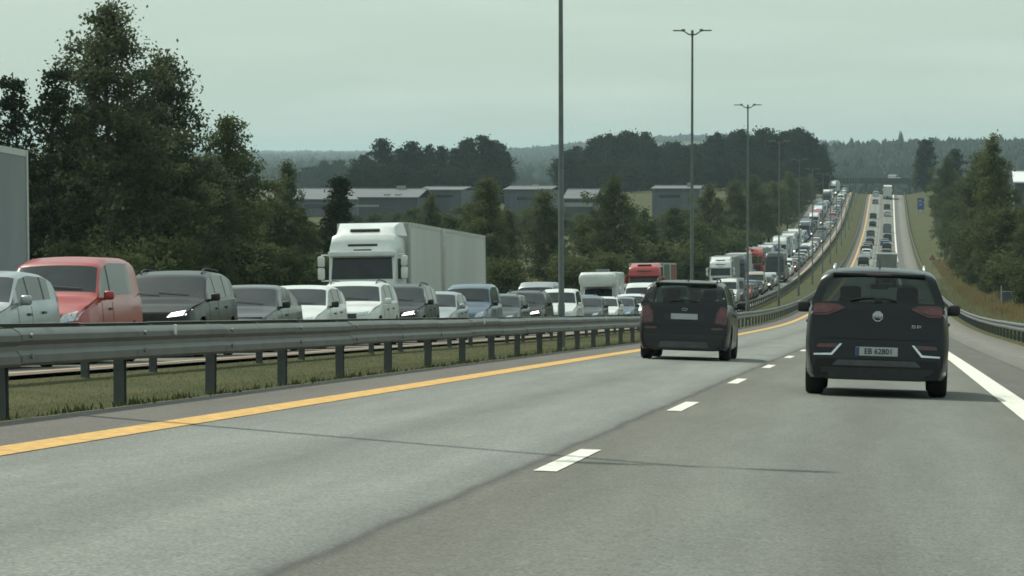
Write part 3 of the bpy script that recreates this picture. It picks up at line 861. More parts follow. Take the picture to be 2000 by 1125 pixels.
def lorry(key, box_len, trailer_len, box_mat, trailer_mat, high=True, cab_h=3.55, box_h=3.95, deflector=True, container=False):
    """Front of the cab at y = +0; everything behind runs to -Y. Returned template's L is the whole length."""
    total = 2.3 + .35 + box_len + (1.1 + trailer_len if trailer_len else 0)
    T = Tmpl(total)
    off = total / 2 - 1.15
    top = [(0, 1.5), (.03, 1.95), (.16, 2.78), (.30, cab_h - .25), (.5, cab_h - .02), (2.3, cab_h)]
    pc, bvh = loft_cab(key, top)
    mv = lambda vf: ([(v[0], v[1] + off, v[2]) for v in vf[0]], vf[1])
    D = lambda poly, side, o=.012: mv(decal(bvh, poly, side, o, .05, .25))
    T.add('cab', vmesh(key + '_cab', mv(pc['body']), PAINT['white']), '$PAINT')
    T.add('windscreen', vmesh(key + '_ws', D([(-1.04, 2.02), (1.04, 2.02), (1.0, 2.74), (-1.0, 2.74)], 'front'), M_GLASS))
    for s in ('right', 'left'):
        T.add('side_window', vmesh(key + '_sw', D([(-.15, 2.0), (.72, 2.0), (.62, 2.7), (-.15, 2.7)], s), M_GLASS))
    mb = MB().bbox(-1.12, 1.12, total / 2 - .2, total / 2 + .14, 2.78, 2.95, .03, 2)
    T.add('sun_visor', mb.mesh(key + '_visor', PAINT['white'], True, 40), '$VISOR')
    T.add('grille', vmesh(key + '_grille', D([(-.8, .95), (.8, .95), (.85, 1.8), (-.85, 1.8)], 'front'), M_BLACK))
    mb = MB().bbox(-1.22, 1.22, total / 2 - .5, total / 2 + .08, .32, .85, .06, 2)
    T.add('bumper', mb.mesh(key + '_bumper', PAINT['grey'], True, 40), '$PAINT')
    for s in (1, -1):
        mb = MB().bbox(*sorted((s * .75, s * 1.16)), total / 2 + .02, total / 2 + .1, .58, .78, .03, 2)
        T.add('headlight', mb.mesh(key + '_lamp', M_LAMP, True, 40), '$LAMP')
        mb = MB().bbox(*sorted((s * 1.30, s * 1.52)), total / 2 - .32, total / 2 - .12, 2.02, 2.42, .05, 2)
        mb.bbox(*sorted((s * 1.30, s * 1.52)), total / 2 - .32, total / 2 - .12, 2.45, 2.80, .05, 2)
        mb.tube([(s * 1.18, total / 2 - .3, 2.84), (s * 1.4, total / 2 - .22, 2.84), (s * 1.4, total / 2 - .22, 2.78)], .025, 5)
        mb.tube([(s * 1.18, total / 2 - .3, 1.98), (s * 1.4, total / 2 - .22, 1.98), (s * 1.4, total / 2 - .22, 2.05)], .025, 5)
        T.add('mirror', mb.mesh(key + '_mirror', PAINT['white'], True, 40), '$VISOR')
    if high:
        for z0, z1, a in ((3.12, 3.2, .5), (2.98, 3.02, .3)):
            T.add('cab_vent', vmesh(key + '_vent', D([(-a, z0), (a, z0), (a, z1), (-a, z1)], 'front', .008), M_BLACK), lod=1)
    if deflector:
        y0 = total / 2
        n = 8
        vs, fs = [], []
        for i in range(n + 1):
            t = i / n
            y = y0 - .55 - 1.7 * t; z = cab_h - .02 + (box_h - cab_h + .02) * (1 - (1 - t) ** 2.2)
            wv = 1.0 + .2 * t
            for x in (-wv, -wv + .12, -.5, 0, .5, wv - .12, wv):
                vs.append((x, y, (z if abs(x) < wv - .05 else cab_h - .06)))
        for i in range(n):
            for j in range(6):
                k = i * 7 + j
                fs.append((k, k + 7, k + 8, k + 1))
        T.add('roof_deflector', mesh(key + '_defl', vs, fs, PAINT['white'], True, 60), '$PAINT')
        mb = MB().bbox(-.5, .5, y0 - .95, y0 - .7, cab_h + .05, cab_h + .17, .03, 1)
        T.add('roof_slot', mb.mesh(key + '_slot', M_BLACK), lod=1)
    ty, rm = wheels(.5, .3)
    def wheel_row(ylist):
        for y in ylist:
            for s in (1, -1):
                T.add('wheel', ty, None, (s * 1.08, y, .5), kids=[('rim', rm, None, 1)])
    wheel_row([total / 2 - 1.4])
    y = total / 2 - 2.3 - .35
    def box(y1, ln, mat, nm):
        b = MB().bbox(-1.25, 1.25, y1 - ln, y1, .95, box_h, .03, 1)
        T.add(nm, b.mesh(key + '_' + nm, PAINT['white'], False), mat)
        fr = MB()
        for yy in (y1 + .004, y1 - ln - .004 + .0):
            for s in (1, -1):
                fr.box(*sorted((s * 1.18, s * 1.266)), yy - .06, yy + .06, .93, box_h + .012)
            fr.box(-1.17, 1.17, yy - .05, yy + .05, box_h - .06, box_h + .02)
        for s in (1, -1):
            fr.box(*sorted((s * 1.2, s * 1.262)), y1 - ln + .07, y1 - .07, box_h - .11, box_h + .014)
            fr.box(*sorted((s * 1.2, s * 1.262)), y1 - ln + .07, y1 - .07, .9, 1.02)
        T.add('box_frame', fr.mesh(key + '_frame', pm('aluminium_trim', (.5, .52, .5), .4, .5, var=.1, scale=3)))
        rd = MB()
        for s in (1, -1):
            rd.box(*sorted((s * .02, s * 1.15)), y1 - ln - .03, y1 - ln - .006, 1.05, box_h - .12)
        T.add('rear_door', rd.mesh(key + '_door', PAINT['white']), mat)
        ch = MB().box(-.45, .45, y1 - ln + .2, y1 + .3, .62, .94).box(-1.1, 1.1, y1 - ln + .05, y1 - ln + .15, .45, .6)
        T.add('chassis', ch.mesh(key + '_chassis', M_UNDER))
        sk = MB()
        for s in (1, -1):
            sk.box(*sorted((s * 1.16, s * 1.2)), y1 - ln * .62, y1 - ln * .2, .45, .9)
        T.add('side_guard', sk.mesh(key + '_guard', M_POSTS), lod=1)
        for s in (1, -1):
            tl = MB().box(*sorted((s * .85, s * 1.15)), y1 - ln + .02, y1 - ln + .045, .64, .78)
            T.add('tail_light', tl.mesh(key + '_tail', M_TAIL), lod=1)
    box(y, box_len, '$BOX', 'cargo_box')
    if trailer_len:
        wheel_row([y - box_len + 1.9, y - box_len + 3.1])
        y2 = y - box_len - 1.1
        box(y2, trailer_len, '$TRAILER', 'trailer_box')
        wheel_row([y2 - trailer_len + 2.0, y2 - trailer_len + 3.3])
        T.add('drawbar', MB().box(-.1, .1, y - box_len - 1.3, y - box_len + .4, .6, .75).mesh(key + '_bar', M_UNDER))
    else:
        k = [y - box_len + 1.8] if box_len < 8 else [y - box_len + 1.6, y - box_len + 2.9, y - box_len + 4.2, total / 2 - 4.0]
        wheel_row(k)
    return T

TARP_W = pm('tarp_white', (.52, .53, .50), .6, var=.10, scale=.6, stretch=(1, .5, .22), bump=.15, bscale=3)
TARP_G = pm('tarp_grey', (.22, .25, .26), .6, var=.15, scale=.5, stretch=(1, 1, .4), bump=.15, bscale=2)
BOX_RED = pm('container_red', (.20, .035, .03), .6, var=.2, scale=1.2, bump=.3, bscale=6)
BOX_GREEN = pm('container_green', (.05, .10, .045), .6, var=.2, scale=1.2, bump=.3, bscale=6)
BOX_BLUE = pm('tarp_blue', (.04, .08, .16), .6, var=.2, scale=.8)
BOX_GREY = pm('box_panel_grey', (.16, .17, .165), .55, var=.18, scale=.8)
TM['road train'] = lorry('roadtrain', 7.4, 11.6, None, None)
TM['lorry'] = lorry('artic', 13.6, 0, None, None, cab_h=3.5)
TM['container lorry'] = lorry('container', 6.2, 6.2, None, None, cab_h=3.5, box_h=3.75)
TM['box lorry'] = lorry('boxlorry', 6.8, 0, None, None, high=False, cab_h=3.1, box_h=3.7)

def coach():
    T = Tmpl(12.0)
    P = dict(L=12.0, w=1.26, wr=.5, wz=.5, wheels=(2.6, 8.9), tumble=.06, top=[(0, 1.0), (.05, 1.5), (.45, 3.2), (.9, 3.65), (11.6, 3.7), (11.95, 3.3), (12.0, 1.0)],
             belt=[(0, 1.35), (12, 1.35)], plan=[(0, .9), (.15, .97), (.5, 1), (11.8, 1), (12, .96)], under=[(0, .35), (12, .35)], crown=.03)
    pc, b = shell(P, .3)
    T.add('body', vmesh('coach_body', pc['body'], PAINT['dark grey']), '$PAINT')
    T.add('windscreen', vmesh('coach_ws', decal(b, [(-1.08, 1.35), (1.08, 1.35), (1.04, 2.95), (-1.04, 2.95)], 'front', .012, .05, .3), M_GLASS))
    for s in ('right', 'left'):
        for k in range(6):
            y = 4.6 - k * 1.7
            T.add('side_window', vmesh('coach_sw', decal(b, [(y - 1.6, 1.7), (y, 1.7), (y, 2.85), (y - 1.6, 2.85)], s, .012, .03, .5), M_GLASS))
    for s in (1, -1):
        p = [(.75, .72), (1.05, .72), (1.05, .95), (.75, .9)]
        T.add('headlight', vmesh('coach_lamp', decal(b, p if s > 0 else flip(p), 'front', .012), M_LAMP), '$LAMP')
        T.add('mirror', MB().bbox(*sorted((s * 1.32, s * 1.5)), 5.95, 6.1, 2.2, 2.7, .04, 2).tube([(s * 1.2, 5.6, 2.9), (s * 1.4, 6.02, 2.8)], .03, 5).mesh('coach_mirror', M_BLACK))
    T.add('destination_panel', vmesh('coach_dest', decal(b, [(-.8, 3.0), (.8, 3.0), (.8, 3.2), (-.8, 3.2)], 'front', .02, .05, .3), M_BLACK), lod=1)
    T.add('bumper', MB().bbox(-1.2, 1.2, 5.7, 6.05, .33, .62, .05, 2).mesh('coach_bumper', M_BLACK, True, 40))
    ty, rm = wheels(.5, .3)
    for yy in (3.4, -2.9):
        for s in (1, -1):
            T.add('wheel', ty, None, (s * 1.1, yy, .5), kids=[('rim', rm, None, 1)])
    T.add('underbody', MB().box(-1.05, 1.05, -5.7, 5.6, .38, 1.1).mesh('coach_under', M_UNDER))
    return T
TM['coach'] = coach()

def motorhome():
    T = Tmpl(6.9)
    V = TM['van']
    dy = 6.9 / 2 - 5.4 / 2
    for (nm, me, mat, loc, kids, lod) in V.parts:
        if nm in ('tail_light',): continue
        T.add(nm, me, mat, (loc[0], loc[1] + dy, loc[2]), kids, lod)
    T.add('living_box', MB().bbox(-1.14, 1.14, -3.45, 1.55, .55, 3.02, .10, 3).mesh('camper_box', PAINT['white'], True, 40), '$PAINT')
    T.add('overcab_bunk', MB().bbox(-1.10, 1.10, 1.3, 3.05, 2.12, 2.98, .28, 4).mesh('camper_bunk', PAINT['white'], True, 60), '$PAINT')
    T.add('side_window', MB().bbox(1.12, 1.16, -1.9, -.7, 1.6, 2.2, .015, 1).mesh('camper_win', M_GLASS))
    T.add('side_window', MB().bbox(1.12, 1.16, .1, .9, 1.6, 2.2, .015, 1).mesh('camper_win', M_GLASS))
    T.add('roof_box', MB().bbox(-.4, .4, -1.6, -.8, 2.99, 3.2, .05, 2).mesh('camper_hatch', PAINT['grey'], True, 40), lod=1)
    return T
TM['motorhome'] = motorhome()

# ---------------------------------------------------------------- placing the traffic
LAMP_ON, LAMP_OFF = M_LAMP_ON, M_LAMP
def put(kind, x, y0, colour, label, cat=None, opp=True, near=True, lit=False, group=None, box=None, trailer=None, visor=None, name=None):
    """y0 = the end of the vehicle that is closer along the road"""
    T = TM[kind]
    M = pose(x, y0 + T.L / 2, opp)
    pt = PAINT[colour]
    mats = {'$PAINT': pt, '$MIRROR': pt if colour in ('white', 'silver', 'red') and random.random() < .6 else M_BLACK, '$LAMP': M_LAMP_ON if lit else M_LAMP,
            '$VISOR': visor or pt, '$BOX': box or PAINT['white'], '$TRAILER': trailer or box or PAINT['white']}
    nm = name or BARE.get(kind) or {'road train': 'lorry', 'container lorry': 'lorry'}[kind]
    return place(T, nm, label, cat or {'hatchback': 'car', 'SUV': 'car', 'saloon': 'car', 'estate': 'car', 'people carrier': 'car', 'van': 'van', 'motorhome': 'motorhome', 'coach': 'bus'}.get(kind, 'lorry'), M, mats, group, near)

XI, XO = -13.8, -17.4
INNER = [
    ('hatchback', 44.4, 'silver', 'silver grey hatchback just ahead of the red people carrier, its nose cut off', False),
    ('people carrier', 49.9, 'red', 'bright red boxy people carrier with a short bonnet in the queue', False),
    ('SUV', 57.6, 'black', 'glossy black SUV right behind the red people carrier', True),
    ('saloon', 64.6, 'dark grey', 'low dark grey saloon right behind the glossy black SUV', False),
    ('hatchback', 71.0, 'white', 'white hatchback with dark windscreen between dark saloon and white SUV', False),
    ('SUV', 78.6, 'white', 'tall white SUV with roof rails in front of the white road train', False),
    ('SUV', 86.2, 'near black', 'near black SUV tucked behind the tall white SUV', True),
    ('hatchback', 93.2, 'silver', 'small silver hatchback in front of the road train trailer', False),
    ('people carrier', 101.8, 'blue-grey', 'wide blue-grey people carrier ahead of the green estate', False),
    ('estate', 109.6, 'dark green', 'dark green estate directly behind the blue-grey people carrier', False),
    ('SUV', 117.6, 'black', 'black SUV with two bright lit headlights beside the tall lamp post', True),
    ('people carrier', 130.6, 'white', 'white small people carrier just past the tall lamp post', False),
    ('hatchback', 142.5, 'dark grey', 'dark grey hatchback behind the white people carrier near the lamp post', False),
    ('estate', 150.5, 'white', 'white estate in the queue below the motorhome', False),
]
for kind, y0, c, lab, lit in INNER:
    put(kind, XI, y0, c, lab, lit=lit)

put('lorry', XO, 41.8, 'grey', 'grey articulated lorry, only the rear of its trailer side in sight', box=TARP_G)
put('estate', XO, 79.5, 'white', 'white estate mostly hidden behind the glossy black SUV')
put('road train', XO, 103.6, 'white', 'white road train lorry with high cab and pale curtain-sided trailer', box=TARP_W, trailer=TARP_W)
put('estate', XO, 131.0, 'grey', 'grey estate following right behind the white road train')
put('motorhome', XO, 188.5, 'white', 'white motorhome with a rounded bunk over its cab')
put('container lorry', XO, 226.0, 'red', 'red-cabbed lorry carrying a green and a dark red container', box=BOX_GREEN, trailer=BOX_RED)
put('lorry', XO, 330.0, 'white', 'white lorry with white cab and grey box, behind the container lorry', box=BOX_GREY)
put('lorry', XO, 414.0, 'red', 'red-cabbed lorry with a grey box near the dark coach', box=BOX_GREY)
put('coach', XI, 388.0, 'dark grey', 'dark grey coach towering over the cars beside the grassy median')
outer_taken = [(40, 60), (78, 85), (103, 128), (130, 136), (188, 196), (226, 243), (330, 348), (414, 432)]
inner_taken = [(40, 157), (387, 401)]

COLOURS = ['white'] * 7 + ['silver'] * 4 + ['black'] * 4 + ['near black'] * 2 + ['grey'] * 4 + ['dark grey'] * 4 + ['blue-grey'] * 2 + ['blue'] * 2 + ['dark red', 'red', 'beige', 'dark green']
def seg_name(y):
    return ('near the motorhome' if y < 226 else 'behind the red container lorry' if y < 330 else 'behind the white lorry' if y < 420 else
            'at the bottom of the dip' if y < 620 else 'on the far slope' if y < 860 else 'near the road bridge')
def lane_fill(x, y, y_end, taken, kinds, lane):
    while y < y_end:
        kind = random.choice(kinds)
        c = random.choice(COLOURS)
        ln = TM[kind].L
        clash = [b for a, b in taken if y < b + 1.5 and y + ln > a - 1.5]
        if clash:
            y = max(clash) + random.uniform(1.6, 3.0)
            continue
        box = None
        if kind in ('lorry', 'box lorry', 'road train'):
            c = random.choice(['white', 'white', 'white', 'blue', 'red', 'dark grey'])
            box = random.choice([TARP_W, TARP_W, PAINT['white'], TARP_G, BOX_BLUE])
        word = {'SUV': 'SUV', 'people carrier': 'people carrier', 'estate': 'estate car', 'saloon': 'saloon car', 'hatchback': 'hatchback', 'van': 'panel van', 'lorry': 'articulated lorry', 'box lorry': 'box lorry', 'road train': 'road train lorry'}[kind]
        lab = '%s %s in the %s lane queue %s' % (c, word, lane, seg_name(y))
        put(kind, x + random.uniform(-.18, .18), y, c, lab, near=y < 330, lit=random.random() < .22, group='vehicles queueing in the opposite lanes', box=box)
        y += ln + random.uniform(1.4, 4.2) + (2.0 if ln > 8 else 0)
cars = ['hatchback', 'SUV', 'SUV', 'saloon', 'estate', 'estate', 'people carrier']
lane_fill(XI, 158.5, 1045, inner_taken, cars + ['SUV', 'hatchback', 'van'], 'median-side')
lane_fill(XO, 138, 330, outer_taken, cars + ['van'], 'tree-side')
lane_fill(XO, 349, 1050, outer_taken, ['lorry', 'box lorry', 'box lorry', 'van', 'SUV', 'estate', 'van', 'van', 'hatchback', 'people carrier'], 'tree-side')

# traffic going our way, far ahead
OWN = [('hatchback', -3.9, 500, 'black'), ('SUV', -3.75, 548, 'white'), ('SUV', -4.1, 575, 'near black'), ('saloon', -3.9, 612, 'dark grey'), ('estate', -3.7, 640, 'black'), ('SUV', -3.9, 700, 'dark grey'),
       ('hatchback', -3.8, 775, 'black'), ('SUV', -3.95, 826, 'navy'), ('estate', -3.8, 925, 'grey'), ('SUV', -3.9, 985, 'silver'),
       ('hatchback', -.35, 560, 'dark grey'), ('SUV', -.3, 600, 'black'), ('saloon', -.7, 640, 'blue'), ('SUV', -.2, 672, 'near black'), ('van', -.3, 735, 'grey'), ('estate', -.3, 845, 'silver'), ('SUV', -.4, 890, 'black')]
AH = {'hatchback': 'hatchback', 'SUV': 'SUV', 'saloon': 'saloon car', 'estate': 'estate car', 'van': 'panel van'}
for kind, x, y0, c in OWN:
    put(kind, x, y0, c, '%s %s driving away up the far slope in the %s lane' % (c, AH[kind], 'yellow-line' if x < -2 else 'shoulder-side'), opp=False, near=False, group='vehicles driving away uphill')
put('lorry', -.25, 378, 'white', 'box lorry with pale roof edge ahead of the near dark SUV', opp=False, box=BOX_GREY)
put('lorry', -.35, 962, 'white', 'white lorry cresting the hill just before the bridge', opp=False, near=False, box=TARP_W)
# ---------------------------------------------------------------- the two dark SUVs driving ahead of us
def text_mesh(name, body, size, mat, bold=0.0, extrude=.0015):
    cu = bpy.data.curves.new(name, 'FONT')
    cu.body = body; cu.size = size; cu.align_x = 'CENTER'; cu.align_y = 'CENTER'; cu.extrude = extrude; cu.offset = bold
    cu.resolution_u = 3
    o = bpy.data.objects.new(name, cu); col.objects.link(o)
    bpy.context.view_layer.update()
    me = bpy.data.meshes.new_from_object(o.evaluated_get(bpy.context.evaluated_depsgraph_get()))
    bpy.data.objects.remove(o); bpy.data.curves.remove(cu)
    me.materials.clear(); me.materials.append(mat); me.name = name
    return me

REAR = Matrix(((1, 0, 0), (0, 0, -1), (0, 1, 0))).to_4x4()         # text plane -> facing backwards (-Y)

def ray_rear(b, x, z):
    h = b.ray_cast(Vector((x, -9, z)), Vector((0, 1, 0)))
    return h[0].y if h[0] else None

def seats(key, yf, yr, zf):
    """list of (name, mesh) for the seats seen through the rear window"""
    out = []
    for x, y, w_, zt in ((-.37, yf, .25, 1.15), (.37, yf, .25, 1.15)):
        out.append(('front_seat', MB().bbox(x - w_, x + w_, y - .07, y + .07, .55, zt, .06, 3).mesh(key + '_seat', M_SEAT, True, 50)))
        out.append(('headrest', MB().bbox(x - .14, x + .14, y - .06, y + .04, zt + .03, zt + .24, .05, 3).mesh(key + '_rest', M_SEAT, True, 50)))
    out.append(('rear_seat', MB().bbox(-.62, .62, yr - .07, yr + .08, .5, 1.06, .06, 3).mesh(key + '_bench', M_SEAT, True, 50)))
    for x in (-.38, .38):
        out.append(('headrest', MB().bbox(x - .13, x + .13, yr - .06, yr + .03, 1.08, 1.24, .05, 3).mesh(key + '_rrest', M_SEAT, True, 50)))
    out.append(('dashboard', MB().bbox(-.72, .72, yf + .75, yf + 1.1, .6, 1.0, .08, 3).mesh(key + '_dash', M_BLACK, True, 50)))
    out.append(('rear_view_mirror', MB().bbox(-.12, .12, yf + .62, yf + .65, 1.36, 1.43, .02, 2).mesh(key + '_rvm', M_BLACK, True, 50)))
    return out

M_BADGE = pm('badge_silver', (.5, .53, .54), .25, .9, var=.1, scale=30)
M_SKID = pm('skid_grey', (.075, .08, .085), .5, .2, var=.2, scale=8)
M_NAVY = PAINT['navy']

def hero_right():
    P = dict(L=4.32, w=.905, wr=.335, wz=.335, ww=.235, wheels=(.86, 3.45), tumble=.44, mirror=1.55, crown=.035, glass=M_CLEAR, chrome=True,
             top=[(0, .58), (.04, .84), (.36, .97), (1.08, 1.05), (1.2, 1.08), (1.98, 1.53), (2.6, 1.60), (3.45, 1.59), (3.86, 1.555), (4.0, 1.52), (4.15, 1.16), (4.22, 1.06), (4.26, .82), (4.30, .66), (4.32, .46)],
             belt=[(0, .82), (1.2, 1.0), (4.32, 1.10)], plan=[(0, .82), (.12, .9), (.4, .965), (.9, 1), (3.3, 1), (3.9, .985), (4.15, .95), (4.26, .915), (4.32, .87)],
             under=[(0, .27), (.3, .2), (3.95, .2), (4.32, .215)], ws=(1.26, 1.92), rw=(4.015, 4.14), rwseg=17, side=[(1.66, 2.28), (2.36, 3.12), (3.2, 3.62)], rails=(2.1, 3.7), railx=.56)
    T = base_car(P, 'dark_suv')
    b = T.bvh
    face(T, 'dark_suv', [(.42, .76), (.78, .80), (.84, .90), (.5, .84)], [(-.42, .62), (.42, .62), (.46, .82), (-.46, .82)], .55)
    # roof spoiler over the rear window
    y_sp = -4.32 / 2
    sp = MB().bbox(-.58, .58, y_sp + .27, y_sp + .46, 1.50, 1.545, .02, 2)
    T.add('spoiler', sp.mesh('spoiler', M_NAVY, True, 40))
    T.add('brake_light', MB().bbox(-.16, .16, y_sp + .262, y_sp + .28, 1.512, 1.532, .004, 1).mesh('brake_light', M_TAIL))
    fin = MB()
    fin.add([(-.022, y_sp + .95, 1.60), (.022, y_sp + .95, 1.60), (0, y_sp + .80, 1.60), (0, y_sp + .82, 1.775), (0, y_sp + .90, 1.70)], [(0, 1, 4), (1, 2, 3, 4), (2, 0, 4, 3), (0, 2, 1)])
    T.add('antenna', fin.mesh('antenna', M_BLACK))
    # rear wiper
    pts = []
    for k in range(6):
        x = -.34 + k * .115; z = 1.20 + .035 * math.sin(k / 5 * PI)
        y = ray_rear(b, x, z)
        pts.append((x, (y or -2.0) - .02, z))
    T.add('rear_wiper', MB().tube(pts, .012, 5).bbox(-.05, .05, pts[3][1] - .02, pts[3][1] + .03, 1.165, 1.235, .015, 2).mesh('rear_wiper', M_BLACK, True, 50))
    # lamps
    tl = [(.40, 1.10), (.62, 1.005), (.835, 1.0), (.845, 1.13), (.72, 1.155), (.5, 1.145)]
    ti = [(.54, 1.075), (.64, 1.035), (.80, 1.03), (.80, 1.105), (.66, 1.125)]
    for p, q in ((tl, ti), (flip(tl), flip(ti))):
        inner = vmesh('tail_inner', decal(b, q, 'rear', .022, .02, .08), M_TAIL2)
        T.add('tail_light', vmesh('tail_light', decal(b, p, 'rear', .014, .03, .08), M_TAIL), kids=[('lamp_lens', inner, None, 0)])
    refl = [(.46, .605), (.74, .60), (.74, .645), (.50, .655)]
    stick = [(.43, .655), (.46, .655), (.565, .535), (.78, .525), (.78, .505), (.55, .51)]
    for p in (refl, flip(refl)):
        T.add('reflector', vmesh('reflector', decal(b, p, 'rear', .012, .02, .1), M_TAIL))
    for p in (stick, flip(stick)):
        T.add('chrome_strip', vmesh('chrome_strip', decal(b, p, 'rear', .02, .03, .06), M_CHROME))
    T.add('skid_plate', vmesh('skid_plate', decal(b, [(-.55, .385), (.55, .385), (.48, .455), (-.48, .455)], 'rear', .02, .03, .1), M_SKID))
    # bumper lip and lower valance, a little proud of the body
    T.add('rear_valance', vmesh('rear_valance', decal(b, [(-.66, .222), (.66, .222), (.7, .36), (-.7, .36)], 'rear', .012, .05, .1), M_BLACK))
    # shut lines of the tailgate
    for p in ([(-.7, .715), (.7, .715), (.7, .722), (-.7, .722)],):
        T.add('shut_line', vmesh('shut_line', decal(b, p, 'rear', .004, .012, .08), M_UNDER), lod=1)
    for p in ([(.30, 1.000), (.40, .965), (.72, .945), (.72, .951), (.40, .971), (.30, 1.006)],):
        for q in (p, flip(p)):
            T.add('crease', vmesh('crease', decal(b, q, 'rear', .006, .012, .08), M_NAVY), lod=1)
    # number plate
    zc = .565; y = ray_rear(b, 0, zc) - .02
    pl = MB().bbox(-.26, .26, y - .006, y + .02, zc - .055, zc + .055, .004, 1).mesh('plate', M_PLATE)
    strip_ = MB().box(-.257, -.215, y - .0085, y - .0062, zc - .052, zc + .052).mesh('plate_strip', M_PLATE_BLUE)
    tx = text_mesh('plate_text', 'EB 62801', .088, M_INK, .0012)
    tx.transform(Matrix.Translation((.022, y - .009, zc)) @ REAR @ Matrix.Diagonal((1.05, 1.1, 1, 1)))
    T.add('number_plate', pl, kids=[('plate_strip', strip_, None, 0), ('plate_text', tx, None, 0)])
    # octagonal badge with its two letters, and the script on the right
    zb = 1.005; yb = ray_rear(b, 0, zb) - .012
    oc = MB()
    ro, ri = .068, .057
    vs = []
    for k in range(8):
        a = PI / 8 + k * PI / 4
        vs += [(ro * math.cos(a), yb, zb + ro * math.sin(a)), (ri * math.cos(a), yb, zb + ri * math.sin(a)), (ro * math.cos(a), yb + .03, zb + ro * math.sin(a)), (ri * math.cos(a), yb + .012, zb + ri * math.sin(a))]
    fs = []
    for k in range(8):
        i, j = 4 * k, 4 * ((k + 1) % 8)
        fs += [(i, j, j + 1, i + 1), (i, i + 2, j + 2, j), (i + 1, j + 1, j + 3, i + 3)]
    fs.append(tuple(4 * k + 3 for k in range(8)))
    oc.add(vs, fs)
    mg = text_mesh('badge_text', 'MG', .066, M_BADGE, .001, .003)
    mg.transform(Matrix.Translation((0, yb - .002, zb)) @ REAR @ Matrix.Diagonal((.85, 1.15, 1, 1)))
    ocm = oc.mesh('badge', M_BADGE)
    T.add('badge', ocm, kids=[('badge_text', mg, None, 0)])
    zs = .885; yy = ray_rear(b, .48, zs) - .006
    ev = text_mesh('model_text', 'ZS EV', .05, M_BADGE, .0006, .003)
    ev.transform(Matrix.Translation((.48, yy, zs)) @ REAR)
    T.add('model_script', ev)
    for nm, me in seats('dark_suv', .10, -.95, .6):
        T.add(nm, me)
    return T

T = hero_right()
place(T, 'suv_car', 'dark navy SUV with chrome roof rails and plate EB, driving in the shoulder-side lane', 'car', pose(-.15, 39.3 + 2.16, False),
      {'$PAINT': M_NAVY, '$MIRROR': M_BLACK, '$LAMP': M_LAMP})

